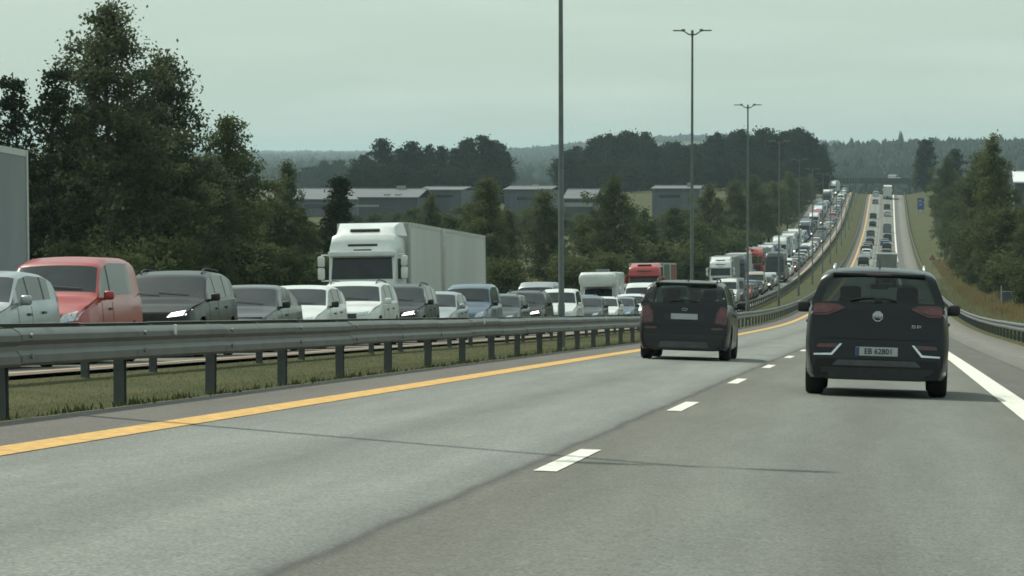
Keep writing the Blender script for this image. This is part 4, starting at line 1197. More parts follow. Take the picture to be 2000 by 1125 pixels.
def hero_left():
    P = dict(L=4.36, w=.895, wr=.33, wz=.33, ww=.225, wheels=(.88, 3.5), tumble=.38, mirror=1.55, crown=.03, glass=M_CLEAR,
             top=[(0, .56), (.04, .80), (.36, .93), (1.08, 1.02), (1.2, 1.05), (1.98, 1.48), (2.6, 1.545), (3.5, 1.52), (3.95, 1.47), (4.05, 1.43), (4.22, 1.10), (4.28, 1.0), (4.31, .8), (4.34, .62), (4.36, .42)],
             belt=[(0, .78), (1.2, .98), (4.36, 1.06)], plan=[(0, .82), (.12, .9), (.4, .965), (.9, 1), (3.5, 1), (4.05, .985), (4.22, .96), (4.32, .925), (4.36, .89)],
             under=[(0, .25), (.3, .18), (4.0, .18), (4.36, .2)], ws=(1.26, 1.92), rw=(4.06, 4.21), rwseg=16, side=[(1.66, 2.28), (2.36, 3.16), (3.24, 3.7)], rails=(2.2, 3.8), railx=.58)
    T = base_car(P, 'black_suv')
    b = T.bvh
    face(T, 'black_suv', [(.42, .72), (.78, .76), (.84, .86), (.5, .8)], [(-.42, .6), (.42, .6), (.46, .78), (-.46, .78)], .5)
    yb = -4.36 / 2
    T.add('spoiler', MB().bbox(-.6, .6, yb + .25, yb + .6, 1.455, 1.51, .022, 2).mesh('spoiler', PAINT['black'], True, 40))
    fin = MB()
    fin.add([(-.03, yb + 1.0, 1.52), (.03, yb + 1.0, 1.52), (0, yb + .82, 1.52), (0, yb + .84, 1.67), (0, yb + .92, 1.62)], [(0, 1, 4), (1, 2, 3, 4), (2, 0, 4, 3), (0, 2, 1)])
    T.add('antenna', fin.mesh('antenna', M_BLACK))
    pts = []
    for k in range(6):
        x = -.3 + k * .11; z = 1.135 + .03 * math.sin(k / 5 * PI)
        y = ray_rear(b, x, z); pts.append((x, (y or -2.0) - .02, z))
    T.add('rear_wiper', MB().tube(pts, .011, 5).mesh('rear_wiper', M_BLACK, True, 50))
    tl = [(.60, .73), (.80, .70), (.845, .80), (.84, 1.04), (.70, 1.055), (.62, .92)]
    ti = [(.66, .86), (.80, .84), (.80, .98), (.70, 1.0)]
    for p, q in ((tl, ti), (flip(tl), flip(ti))):
        inner = vmesh('tail_inner', decal(b, q, 'rear', .022, .02, .08), M_TAIL2)
        T.add('tail_light', vmesh('tail_light', decal(b, p, 'rear', .014, .03, .08), M_TAIL), kids=[('lamp_lens', inner, None, 0)])
    zc = .845; y = ray_rear(b, 0, zc) - .02
    pl = MB().bbox(-.26, .26, y - .006, y + .02, zc - .055, zc + .055, .004, 1).mesh('plate', M_PLATE)
    T.add('number_plate', pl)
    T.add('plate_recess', vmesh('plate_recess', decal(b, [(-.36, .76), (.36, .76), (.4, .92), (-.4, .92)], 'rear', .004, .02, .1), M_BLACK))
    ze = .985; ye = ray_rear(b, 0, ze) - .01
    ov = MB().tube([(.055 * math.cos(a), ye, ze + .022 * math.sin(a)) for a in np.linspace(0, 2 * PI, 15)], .006, 5, False)
    T.add('badge', ov.mesh('badge', M_BADGE, True))
    T.add('rear_valance', vmesh('rear_valance', decal(b, [(-.72, .21), (.72, .21), (.76, .5), (-.76, .5)], 'rear', .012, .05, .1), M_BLACK))
    T.add('skid_plate', vmesh('skid_plate', decal(b, [(-.5, .24), (.5, .24), (.44, .36), (-.44, .36)], 'rear', .022, .03, .1), M_SKID))
    refl = [(.52, .60), (.76, .60), (.76, .635), (.54, .64)]
    for p in (refl, flip(refl)):
        T.add('reflector', vmesh('reflector', decal(b, p, 'rear', .012, .02, .1), M_TAIL))
    T.add('shut_line', vmesh('shut_line', decal(b, [(-.72, .672), (.72, .672), (.72, .679), (-.72, .679)], 'rear', .004, .012, .08), M_UNDER), lod=1)
    for nm, me in seats('black_suv', .10, -.95, .6):
        T.add(nm, me)
    return T
T = hero_left()
place(T, 'suv_car', 'black SUV with upright tail lights driving in the lane beside the yellow line', 'car', pose(-3.95, 61.0 + 2.18, False),
      {'$PAINT': PAINT['black'], '$MIRROR': M_BLACK, '$LAMP': M_LAMP})
# ---------------------------------------------------------------- guardrails
def w_beam(sgn):
    """4 m of W-profile beam, open side away from the road. Local Y along the rail."""
    prof = [(-.012, .315), (.012, .318), (.066, .285), (.08, .262), (.08, .215), (.045, .175), (.045, .135), (.08, .095), (.08, .03), (.055, .005), (.0, .0)]
    vs, fs = [], []
    for y in (-2.03, 2.03):
        for d, z in prof:
            vs.append((sgn * d, y, z))
        for d, z in prof[::-1]:
            vs.append((sgn * (d - .006), y, z + (.004 if z < .15 else -.004)))
    n = len(prof) * 2
    for k in range(n):
        fs.append((k, (k + 1) % n, n + (k + 1) % n, n + k))
    fs.append(tuple(range(n))[::-1]); fs.append(tuple(range(n, 2 * n)))
    return mesh('w_beam', vs, fs, M_GALV, True, 30)
BEAM = {1: w_beam(1), -1: w_beam(-1)}
POST = MB().box(-.05, .05, -.055, -.048, -.12, .70).box(-.05, .05, .048, .055, -.12, .70).box(-.006, .006, -.048, .048, -.12, .70).mesh('guard_post', M_POSTS)
SPACER = MB().box(-.045, .045, -.05, .05, 0, .24).mesh('spacer_block', M_POSTS)
BOLT = MB().lathe_x([(-.012, .001), (-.012, .02), (.012, .02), (.012, .001)], 8).mesh('bolt', pm('bolt_steel', (.25, .26, .26), .4, .7, var=.2, scale=20))
REFL = MB().bbox(-.012, .012, -.03, .03, -.05, .05, .005, 1).mesh('reflector', pm('reflector_white', (.75, .77, .78), .2, .2, var=.1, scale=20))

def guardrail(label, x, y0, y_near, y_far, zf, side, refl=False):
    """side: +1 the beam faces +X. Pieces up to y_near are single parts; the run beyond is one part."""
    root = bpy.data.objects.new('guardrail', None); col.objects.link(root)
    root.location = (x, y0, float(zf(x, y0)))
    tag(root, label, 'guardrail')
    off = Vector(root.location)
    far = MB()
    y = y0
    k = 0
    while y < y_far:
        z = float(zf(x, y)); z1 = float(zf(x, y + 4.0))
        sl = math.atan2(z1 - z, 4.0)
        bx = x + side * .09
        if y < y_near:
            p = link('post', POST, root, Vector((x, y, z)) - off)
            p.rotation_euler = (random.uniform(-.015, .015), random.uniform(-.012, .012), 0)
            link('spacer_block', SPACER, root, Vector((x + side * .07, y, z + .47)) - off)
            b = link('beam', BEAM[side], root, Vector((bx, y + 2.0, (z + z1) / 2 + .435 + random.uniform(-.006, .006))) - off)
            b.rotation_euler = (sl, 0, 0)
            if y < 110:
                for dz in (.07, .24):
                    link('bolt', BOLT, root, Vector((bx + side * .085, y + .3, z + .435 + dz)) - off)
            if refl and k % 6 == 4:
                link('reflector', REFL, root, Vector((bx + side * .10, y + 1.5, z + .64)) - off)
        else:
            far.box(x - .05, x + .05, y - .05, y + .05, z - .1, z + .68)
            xs = sorted((bx, bx + side * .08))
            far.add([(xs[0], y, z + .435), (xs[1], y, z + .435), (xs[1], y, z + .745), (xs[0], y, z + .745), (xs[0], y + 4, z1 + .435), (xs[1], y + 4, z1 + .435), (xs[1], y + 4, z1 + .745), (xs[0], y + 4, z1 + .745)],
                    [(0, 1, 5, 4), (1, 2, 6, 5), (2, 3, 7, 6), (3, 0, 4, 7)])
        y += 4.0; k += 1
    if far.v:
        me = mesh('far_rail', [(Vector(v) - off) for v in far.v], far.f, M_GALV)
        link('far_rail', me, root, kind='stuff')
    return root
guardrail('galvanised guardrail beside the yellow edge line, at the edge of the grassy median', -7.19, 13.0, 260, 1040, lambda x, y: terrain(np.array([x]), np.array([y]))[0], 1, True)
guardrail('guardrail on the far side of the median below the queue of cars', -10.9, 14.0, 220, 1040, lambda x, y: terrain(np.array([x]), np.array([y]))[0], -1)
guardrail('galvanised guardrail bordering the wide right shoulder below the grass bank', 5.2, 15.0, 300, 1040, lambda x, y: terrain(np.array([x]), np.array([y]))[0], -1)
guardrail('guardrail on the outer edge of the opposite carriageway in the dip', -22.9, 330.0, 332, 1040, lambda x, y: terrain(np.array([x]), np.array([y]))[0], 1)

# ---------------------------------------------------------------- lamp posts in the median
def lamp_mast():
    p = []
    mast = MB().tube([(0, 0, -.3), (0, 0, 1.2), (0, 0, 1.25), (0, 0, 14.2)], [.105, .105, .085, .05], 10).mesh('mast', M_LPOLE, True, 40)
    arm = MB()
    for s in (1, -1):
        arm.tube([(0, 0, 14.05), (s * .16, 0, 14.05), (s * .3, 0, 14.14), (s * .42, 0, 14.22)], [.04, .038, .033, .028], 6)
    arm.tube([(0, 0, 13.95), (0, 0, 14.25)], .06, 8)
    head = {}
    for s in (1, -1):
        mb = MB().bbox(*sorted((s * .34, s * .52)), -.09, .09, 14.19, 14.31, .04, 2)
        mb.bbox(*sorted((s * .48, s * .92)), -.12, .12, 14.215, 14.265, .02, 2)
        head[s] = mb.mesh('luminaire', M_LPOLE, True, 40)
    lens = {s: MB().box(*sorted((s * .52, s * .9)), -.09, .09, 14.205, 14.214).mesh('lamp_lens', pm('lamp_lens_glass', (.5, .52, .5), .2, var=.1, scale=5)) for s in (1, -1)}
    door = MB().bbox(-.05, .05, -.112, -.098, .5, .95, .006, 1).mesh('access_door', M_POSTS)
    return mast, arm.mesh('arm', M_LPOLE, True, 40), head, lens, door
LM = lamp_mast()
LLAB = {0: 'grey lamp post in the median whose long shadow crosses the lanes', 1: 'thick grey lamp post rising out of view behind the near guardrail', 2: 'tall lamp post with double-headed luminaires behind the black SUV',
        3: 'slimmer double-headed lamp post standing against the dark wood'}
for k in range(17):
    y = 27.9 if k == 0 else 29.3 + 60.0 * k
    x = -9.25
    o = link('lamp_post', None, loc=(x, y, tz(x, y)), cat='lamp post', group='lamp posts along the median',
             label=LLAB.get(k, 'thin distant lamp post in the median beside the queue in the dip'))
    o.rotation_euler = (0, random.uniform(-.003, .003), random.uniform(-.05, .05))
    link('mast', LM[0], o); a = link('arm', LM[1], o)
    for s in (1, -1):
        h = link('luminaire', LM[2][s], o); link('lamp_lens', LM[3][s], h)
    if k < 5: link('access_door', LM[4], o)

# ---------------------------------------------------------------- signs and roadside furniture
M_SIGN_BLUE = pm('sign_blue', (.02, .07, .22), .5, var=.1, scale=3)
M_SIGN_BACK = pm('sign_back', (.17, .16, .155), .6, .2, var=.15, scale=3)
o = link('road_sign', None, loc=(8.6, 850, tz(8.6, 850)), label='tall blue direction sign on the right bank before the bridge', cat='sign')
link('panel', MB().bbox(-.9, .9, -.06, -.01, 1.3, 4.4, .02, 1).mesh('panel', M_SIGN_BLUE), o)
for s in (-.6, .6): link('post', MB().tube([(s, 0, -.3), (s, 0, 4.3)], .05, 8).mesh('sign_post', M_POSTS), o)
fr = MB().box(-.8, .8, -.075, -.062, 3.2, 3.26).box(-.5, .1, -.075, -.062, 3.6, 3.75).box(-.5, .3, -.075, -.062, 2.5, 2.65)
link('sign_marking', fr.mesh('sign_marking', M_WHITE_LINE), o)
o = link('warning_sign', None, loc=(6.6, 476, tz(6.6, 476)), label='triangular warning sign with a red rim on the right grass bank', cat='sign')
tri = [(-.5, 1.5), (.5, 1.5), (0, 2.37)]
vs = [(x, -.03, z) for x, z in tri] + [(x, 0.0, z) for x, z in tri]
pl = link('panel', mesh('panel', vs, [(0, 1, 2), (5, 4, 3), (0, 3, 4, 1), (1, 4, 5, 2), (2, 5, 3, 0)], pm('sign_red', (.25, .05, .045), .55, var=.1, scale=4)), o)
t2 = [(-.3, 1.61), (.3, 1.61), (0, 2.14)]
link('sign_face', mesh('sign_face', [(x, -.036, z) for x, z in t2] + [(x, -.031, z) for x, z in t2], [(0, 1, 2), (5, 4, 3), (0, 3, 4, 1), (1, 4, 5, 2), (2, 5, 3, 0)], M_SIGN_BACK), pl)
link('post', MB().tube([(0, .04, -.3), (0, .04, 2.3)], .035, 8).mesh('sign_post', M_POSTS), o)
o = link('roadside_cabinet', None, loc=(8.75, 247, tz(8.75, 247)), label='grey metal roadside cabinet with a pale post beside the right-hand trees', cat='cabinet')
link('cabinet_body', MB().bbox(.05, 1.0, -.2, .3, -.05, 1.25, .02, 1).mesh('cabinet_body', pm('cabinet_grey', (.10, .115, .13), .6, .1, var=.15, scale=3)), o)
link('cabinet_door', MB().bbox(.12, .93, -.215, -.195, .1, 1.15, .006, 1).mesh('cabinet_door', pm('cabinet_grey', (.10, .115, .13))), o)
link('post', MB().tube([(-.02, -.1, -.3), (-.02, -.1, 1.7)], .045, 8).mesh('sign_post', pm('pale_post', (.42, .44, .43), .5, .2, var=.1, scale=3)), o)

# ---------------------------------------------------------------- the bridge over the road
M_CONC = pm('bridge_concrete', (.042, .048, .05), .85, var=.2, scale=.5, bump=.3, bscale=4)
YB = 1245.0
o = link('road_bridge', None, loc=(-8.9, YB, float(road(YB))), label='dark concrete road bridge spanning both carriageways below the wooded hill', cat='bridge')
def rel(mb, nm, mat): return link(nm, mesh(nm, [(v[0] + 8.9, v[1] - YB, v[2] - float(road(YB))) for v in mb.v], mb.f, mat), o)
rel(MB().box(-46, 40, YB - 4, YB + 4, -7.75, -6.55), 'deck', M_CONC)
rel(MB().box(-46, 40, YB - 4.2, YB - 4.003, -7.1, -5.6), 'parapet', M_CONC)
rel(MB().box(-46, 40, YB + 4.003, YB + 4.2, -7.1, -5.6), 'parapet', M_CONC)
hr = MB()
for x in np.arange(-45.5, 40, 2.0): hr.box(x - .04, x + .04, YB - 4.14, YB - 4.06, -5.6, -4.95)
hr.box(-46, 40, YB - 4.15, YB - 4.05, -4.95, -4.85)
rel(hr, 'railing', M_POSTS)
for x in (-8.9, -25.5, 8.2):
    mb = MB()
    for yy in (-2.6, 2.6): mb.tube([(x, YB + yy, -15), (x, YB + yy, -7.76)], .45, 12)
    rel(mb, 'pillar', M_CONC)
for s, x0, x1 in ((-1, -60, -34), (1, 20, 46)):
    rel(MB().add([(x0, YB - 6, -20), (x1, YB - 6, -20), (x1 - s * -6 if s > 0 else x1 - 6, YB - 6, -7.8), (x0 if s < 0 else x1, YB - 6, -7.8)] if False else
                 [(x0, YB - 6, -20), (x1, YB - 6, -20), (x1, YB - 6, -7.8), (x0, YB - 6, -7.8), (x0, YB + 6, -20), (x1, YB + 6, -20), (x1, YB + 6, -7.8), (x0, YB + 6, -7.8)],
                 [(0, 1, 2, 3), (5, 4, 7, 6), (1, 5, 6, 2), (4, 0, 3, 7), (3, 2, 6, 7)]), 'abutment', M_CONC)
Mb = Matrix.Rotation(-PI / 2, 4, 'Z'); Mb.translation = Vector((2.4, YB - 1.8, -6.55))
place(TM['van'], 'panel_van', 'small white van crossing the road bridge', 'van', Mb, {'$PAINT': PAINT['white'], '$MIRROR': M_BLACK, '$LAMP': M_LAMP}, near=False)

# ---------------------------------------------------------------- industrial sheds beyond the trees
M_SHED = pm('shed_cladding', (.10, .115, .13), .6, .1, var=.12, scale=.4, stretch=(3, 3, .2))
M_SHED_D = pm('shed_dark', (.055, .065, .078), .6, var=.15, scale=.4)
M_SHED_L = pm('shed_pale', (.26, .28, .28), .6, var=.12, scale=.4)
M_ROOF = pm('shed_roof', (.10, .112, .12), .65, .1, var=.12, scale=.3)
M_WINB = pm('window_strip', (.03, .04, .05), .2, var=.3, scale=1)
def shed(label, x0, x1, y, ytop_z, depth, wall_h, roof_rise, wmat, rmat, strips=(), extras=(), roof_h=None):
    """A low shed: front wall at y, its top at z = ytop_z."""
    base = tz(.5 * (x0 + x1), y) - 1.0
    o = link('industrial_shed', None, loc=(x0, y, base), label=label, cat='building')
    r = lambda mb, nm, mat: link(nm, mesh(nm, [(v[0] - x0, v[1] - y, v[2] - base) for v in mb.v], mb.f, mat), o)
    r(MB().box(x0, x1, y, y + depth, base, ytop_z), 'wall', wmat)
    zt = ytop_z
    roof = MB().add([(x0 - .3, y - .4, zt), (x1 + .3, y - .4, zt), (x1 + .3, y + depth * .5, zt + roof_rise), (x0 - .3, y + depth * .5, zt + roof_rise), (x1 + .3, y + depth + .4, zt), (x0 - .3, y + depth + .4, zt),
                     (x0 - .3, y - .4, zt + .25), (x1 + .3, y - .4, zt + .25), (x1 + .3, y + depth * .5, zt + roof_rise + .25), (x0 - .3, y + depth * .5, zt + roof_rise + .25), (x1 + .3, y + depth + .4, zt + .25), (x0 - .3, y + depth + .4, zt + .25)],
                    [(6, 7, 8, 9), (9, 8, 10, 11), (0, 1, 7, 6), (4, 5, 11, 10), (0, 6, 9, 3), (3, 9, 11, 5), (1, 2, 8, 7), (2, 4, 10, 8)])
    r(roof, 'roof', rmat)
    r(MB().box(x0 - .35, x1 + .35, y + depth * .5 - .2, y + depth * .5 + .2, zt + roof_rise + .252, zt + roof_rise + .4), 'ridge_cap', M_SHED_L)
    for (a, b, za, zb, m, nm) in strips:
        r(MB().box(a, b, y - .12, y - .003, za, zb), nm, m)
    for (a, b, ya, yb_, za, zb, m, nm) in extras:
        r(MB().box(a, b, ya, yb_, za, zb), nm, m)
    return o
def shx(px, y): return (px - 1735) / 6150.0 * y
def shz(py, y): return (320 - py) / 6150.0 * y
Y1 = 640.0
w_ = lambda a, b, c, d, m, nm, y=Y1: (shx(a, y), shx(b, y), shz(d, y), shz(c, y), m, nm)
shed('long low grey shed left of the spruce tree', shx(545, 690), shx(692, 690), 690, shz(392, 690), 30, 6, 2.2, M_SHED, M_ROOF, [w_(585, 680, 400, 408, M_WINB, 'window_band', 690)])
shed('grey shed with pale sloped roof and bright rooflights above the road train', shx(694, Y1), shx(812, Y1), Y1, shz(388, Y1), 24, 6, 1.6, M_SHED_D, M_ROOF,
     [w_(662, 735, 401, 405, M_SHED_L, 'wall_band')],
     [(shx(742, Y1), shx(753, Y1), Y1 + 2, Y1 + 4, shz(384, Y1), shz(380, Y1), M_SHED_L, 'rooflight'), (shx(764, Y1), shx(775, Y1), Y1 + 2, Y1 + 4, shz(384, Y1), shz(380, Y1), M_SHED_L, 'rooflight'),
      (shx(754, Y1), shx(770, Y1), Y1 + 11, Y1 + 13, shz(372, Y1), shz(364, Y1), M_SHED_L, 'roof_vent')])
shed('flat-topped pale grey shed with dark windows behind the trees', shx(814, 660), shx(900, 660), 660, shz(373, 660), 26, 6, .5, M_SHED, M_ROOF, [w_(848, 884, 381, 386, M_WINB, 'window_band', 660), w_(820, 838, 384, 398, M_SHED_D, 'loading_door', 660)])
shed('bluish grey shed between the small trees left of the tall lamp post', shx(985, 680), shx(1075, 680), 680, shz(372, 680), 25, 6, .6, M_SHED, M_ROOF, [w_(1010, 1060, 385, 391, M_WINB, 'window_band', 680)])
shed('grey-roofed shed with a white wall band right of the tall lamp post', shx(1103, Y1), shx(1162, Y1), Y1, shz(390, Y1), 20, 6, 1.8, M_SHED_D, M_ROOF, [w_(1104, 1160, 396, 404, M_SHED_L, 'wall_band')])
shed('blue-grey shed with a small chimney beside the double-headed lamp post', shx(1276, 700), shx(1368, 700), 700, shz(370, 700), 24, 6, .5, M_SHED, M_ROOF, [w_(1290, 1330, 380, 386, M_WINB, 'window_band', 700)],
     [(shx(1341, 700), shx(1350, 700), 706, 707, shz(372, 700), shz(357, 700), M_SHED_L, 'chimney')])
o = shed('dark barn with a bright white roof behind the right-hand trees', 23.6, 42.0, 600.0, -3.6, 12, 6, 2.0, M_SHED_D, pm('white_roof', (.7, .72, .72), .5, var=.08, scale=.6), [(25, 27, -8, -5.5, M_SHED, 'barn_door')])
# ---------------------------------------------------------------- trees
M_BARK = pm('bark', (.045, .04, .033), .9, var=.35, scale=6, bump=.5, bscale=25)
M_BIRCH = pm('birch_bark', (.10, .095, .085), .85, var=.5, scale=5, stretch=(1, 1, .3))
M_LEAF = leafmat('leaf_green', (.058, .078, .044), (.125, .145, .078), .44, .55)
M_LEAF2 = leafmat('leaf_fresh', (.060, .082, .038), (.130, .150, .068), .42, .5)
M_NEEDLE = leafmat('needle', (.022, .034, .02), (.045, .058, .03), .15, .8)
M_FARLEAF = leafmat('far_leaf', (.016, .027, .017), (.034, .045, .026), .25, .25)

def quads(pos, size, n_per, spread, r, up=.3):
    """diamond leaves scattered round clump centres"""
    c = np.repeat(pos, n_per, axis=0)
    n = len(c)
    sp = np.repeat(spread, n_per)[:, None]
    d = r.normal(0, 1, (n, 3)) * sp * np.array([.55, .55, .42])
    c = c + d
    nrm = r.normal(0, 1, (n, 3)); nrm[:, 2] += up
    nrm /= np.linalg.norm(nrm, axis=1)[:, None] + 1e-6
    t = r.normal(0, 1, (n, 3))
    t -= nrm * np.sum(t * nrm, 1)[:, None]
    t /= np.linalg.norm(t, axis=1)[:, None] + 1e-6
    b = np.cross(nrm, t)
    s = (size * r.uniform(.6, 1.35, n))[:, None]
    co = np.stack([c - t * s, c + b * s * .6, c + t * s, c - b * s * .6], 1)
    return co.reshape(-1, 3)

def tree_mesh(key, seed, H, Rm, base, shape, nb, rise, leaf, n_leaf, clump, mat, bark, droop=0.0, trunk_r=.14, f0=.25, step=.38, lean=.0):
    r = np.random.default_rng(seed)
    us = [p[0] for p in shape]; vs_ = [p[1] for p in shape]
    wood = MB()
    bend = r.normal(0, .25, 2) + np.array([lean, 0])
    tp = lambda u: np.array([bend[0] * u * u + .12 * math.sin(u * 7 + seed), bend[1] * u * u + .12 * math.cos(u * 6 + seed), u * H])
    wood.tube([tp(u) - (np.array([0, 0, .25]) if u == 0 else 0) for u in np.linspace(0, .97, 9)], [trunk_r * (1 - .9 * u) + .012 for u in np.linspace(0, .97, 9)], 7)
    cl, sp = [], []
    lob = r.uniform(0, 2 * PI, 4)
    for i in range(nb):
        u = base + (1 - base) * ((i + r.uniform(0, 1)) / nb) ** .92
        a = i * 2.399 + r.uniform(-.5, .5)
        lobe = 1 + .22 * math.sin(2 * a + lob[0] + 5 * u) + .18 * math.sin(3 * a + lob[1] - 9 * u)
        ln = Rm * np.interp(u, us, vs_) * r.uniform(.62, 1.18) * lobe
        p0 = tp(u * .93)
        dv = np.array([math.cos(a), math.sin(a), r.uniform(rise[0], rise[1])])
        p1 = p0 + dv * ln
        pm_ = p0 + dv * ln * .55 + np.array([0, 0, .06 * ln])
        p1[2] -= droop * ln
        if ln > .5:
            rr = max(.014, trunk_r * .38 * (1 - u))
            wood.tube([p0, pm_, p1], [rr, rr * .6, .008], 4, False)
        n = max(2, int(ln * (1 - f0) / step) + 1)
        for k in range(n):
            f = f0 + (1 - f0) * (k + r.uniform(.2, .8)) / n
            q = p0 + (pm_ - p0) * (f / .55) if f < .55 else pm_ + (p1 - pm_) * ((f - .55) / .45)
            cl.append(q + r.normal(0, .16, 3)); sp.append(clump * r.uniform(.6, 1.25))
    cl = np.array(cl); sp = np.array(sp)
    co = quads(cl, leaf, n_leaf, sp, r)
    return wood.mesh(key + '_wood', bark, True), fast_mesh(key + '_crown', co, np.arange(len(co)), 4, mat)

OV = [(0, .4), (.15, .75), (.35, 1), (.6, .82), (.8, .5), (.95, .2), (1, .05)]
SPIRE = [(0, .7), (.2, 1), (.4, 1), (.55, .86), (.72, .62), (.88, .40), (1, .08)]
ROUND = [(0, .5), (.2, .9), (.5, 1), (.75, .85), (.9, .55), (1, .2)]
CONE = [(0, .9), (.1, 1), (.5, .55), (.8, .24), (1, .02)]
TV = {
    'birch_a': (tree_mesh('birch_a', 3, 14, 3.3, .10, SPIRE, 105, (.25, .75), .092, 62, .52, M_LEAF, M_BIRCH, .25, .17), 14),
    'birch_b': (tree_mesh('birch_b', 8, 11, 2.5, .10, OV, 84, (.3, .8), .095, 52, .5, M_LEAF, M_BIRCH, .25, .14), 11),
    'birch_c': (tree_mesh('birch_c', 15, 11, 2.9, .08, OV, 84, (.2, .7), .10, 48, .52, M_LEAF2, M_BARK, .2, .15, lean=.5), 11),
    'broad_a': (tree_mesh('broad_a', 21, 10, 3.0, .06, ROUND, 80, (.25, .8), .125, 36, .55, M_LEAF2, M_BARK, .15, .17), 10),
    'broad_b': (tree_mesh('broad_b', 27, 13, 3.2, .08, OV, 92, (.3, .8), .125, 34, .55, M_LEAF2, M_BARK, .15, .17), 13),
    'pine': (tree_mesh('pine', 33, 11, 2.1, .18, OV, 52, (.2, .8), .105, 44, .38, M_NEEDLE, M_BARK, .1, .13, f0=.45, step=.5), 11),
    'spruce': (tree_mesh('spruce', 39, 9, 2.1, .04, CONE, 150, (-.1, .15), .10, 26, .34, M_NEEDLE, M_BARK, .25, .12, f0=.15, step=.3), 9),
    'bush': (tree_mesh('bush', 45, 4, 2.1, .02, ROUND, 46, (.2, .8), .12, 34, .55, M_LEAF2, M_BARK, .1, .06), 4),
    'far_a': (tree_mesh('far_a', 51, 16, 3.4, .03, ROUND, 90, (.3, .8), .34, 14, .95, M_FARLEAF, M_BARK, .1, .2, step=.8), 16),
    'far_b': (tree_mesh('far_b', 57, 16, 3.0, .03, ROUND, 90, (.3, .8), .34, 14, .95, M_FARLEAF, M_BARK, .1, .2, step=.8), 16),
    'far_c': (tree_mesh('far_c', 63, 16, 4.2, .03, ROUND, 100, (.3, .8), .36, 14, 1.05, M_FARLEAF, M_BARK, .1, .22, step=.8), 16),
    'far_d': (tree_mesh('far_d', 69, 16, 2.6, .03, OV, 90, (.1, .5), .32, 12, .8, M_FARLEAF, M_BARK, .2, .2, step=.7), 16),
}
TNAME = {'birch_a': 'birch_tree', 'birch_b': 'birch_tree', 'birch_c': 'birch_tree', 'broad_a': 'broadleaf_tree', 'broad_b': 'broadleaf_tree', 'pine': 'pine_tree', 'spruce': 'spruce_tree', 'bush': 'bush',
         'far_a': 'broadleaf_tree', 'far_b': 'broadleaf_tree', 'far_c': 'broadleaf_tree', 'far_d': 'broadleaf_tree'}
def tree(kind, x, y, H, label, wide=1.0, group=None, sink=.1):
    (wd, cr), h0 = TV[kind]
    o = link(TNAME[kind], None, loc=(x, y, tz(x, y) - sink), label=label, cat='bush' if kind == 'bush' else 'tree', group=group)
    s = H / h0
    o.scale = (s * wide, s * wide, s)
    o.rotation_euler = (0, 0, random.uniform(0, 2 * PI))
    link('trunk', wd, o); link('crown', cr, o)
    return o
def tree_at(kind, px, py, y, label, wide=1.0, group=None):
    """tree at distance y whose tip stands at that bearing and elevation"""
    x = (px - 1735) / 6150.0 * y
    H = (320 - py) / 6150.0 * y - tz(x, y)
    return tree(kind, x, y, H, label, wide, group)

GL = 'trees along the bank beyond the opposite carriageway'
tree_at('birch_a', 195, -30, 137, 'tallest spire-topped birch rising above the red people carrier', 1.1)
tree_at('birch_b', 292, 78, 141, 'narrower birch leaning against the tallest birch above the black SUV', .95)
tree_at('pine', 72, 100, 132, 'dark pine with tufted tips behind the grey trailer', 1.05)
tree_at('pine', 2, 118, 130, 'dark pine beside the other pine, half beyond the grey trailer', 1.0)
tree_at('birch_c', 437, 205, 160, 'rounded birch standing alone right of the tallest birch', .95)
tree_at('birch_b', 385, 290, 156, 'lower birch squeezed between the tallest birch and the rounded birch', 1.1)
tree_at('broad_b', 120, 190, 142, 'dense broadleaf tree between the pines and the tallest birch', 1.0)
tree_at('broad_a', 240, 240, 148, 'dense low-crowned tree at the foot of the tallest birch', 1.15)
tree_at('birch_b', 548, 302, 205, 'slim young birch left of the spruce', .7)
tree_at('broad_a', 510, 378, 185, 'leafy tree above the white hatchback', 1.2)
tree_at('broad_b', 585, 400, 205, 'leafy tree just left of the dark spruce', 1.0)
tree_at('broad_a', 30, 330, 140, 'low broadleaf tree behind the grey trailer', 1.3)
tree_at('broad_a', 330, 350, 150, 'low broadleaf tree behind the glossy black SUV', 1.25)
tree_at('broad_a', 440, 375, 168, 'low broadleaf tree behind the dark grey saloon', 1.2)
tree_at('spruce', 652, 330, 225, 'dark pointed spruce left of the white road train', 1.35)
tree_at('broad_a', 700, 450, 260, 'bushy tree hidden behind the white road train cab', 1.0)
tree_at('birch_b', 838, 372, 300, 'slender birch behind the road train', .8)
tree_at('broad_a', 880, 415, 320, 'low leafy tree behind the road train trailer', 1.1)
tree_at('broad_a', 790, 425, 330, 'low leafy tree in front of the pale-roofed shed', 1.1)
tree_at('birch_c', 945, 335, 250, 'broad birch just right of the road train trailer', 1.0)
tree_at('birch_b', 990, 400, 262, 'thin birch between the broad birch and the thick lamp post', .8)
tree_at('birch_b', 1068, 362, 265, 'loose-crowned birch immediately left of the thick lamp post', 1.15)
tree_at('broad_b', 1205, 335, 300, 'large broadleaf tree between the two lamp posts', 1.1)
tree_at('broad_a', 1160, 420, 305, 'low tree right of the thick lamp post', 1.1)
tree_at('broad_b', 1265, 400, 330, 'leafy tree above the red container lorry', 1.0)
tree_at('birch_c', 1322, 395, 350, 'birch just left of the double-headed lamp post', .95)
tree_at('broad_b', 1392, 352, 425, 'broadleaf tree above the white lorry in the dip', 1.05)
tree_at('broad_a', 1358, 425, 380, 'low tree behind the double-headed lamp post', 1.1)
tree_at('birch_b', 1440, 345, 490, 'birch above the second red lorry', 1.1)
tree_at('broad_b', 1475, 335, 560, 'leafy tree beside the slim double-headed lamp post', 1.1)
tree_at('broad_a', 1505, 350, 640, 'round leafy tree on the bank above the dip', 1.2)
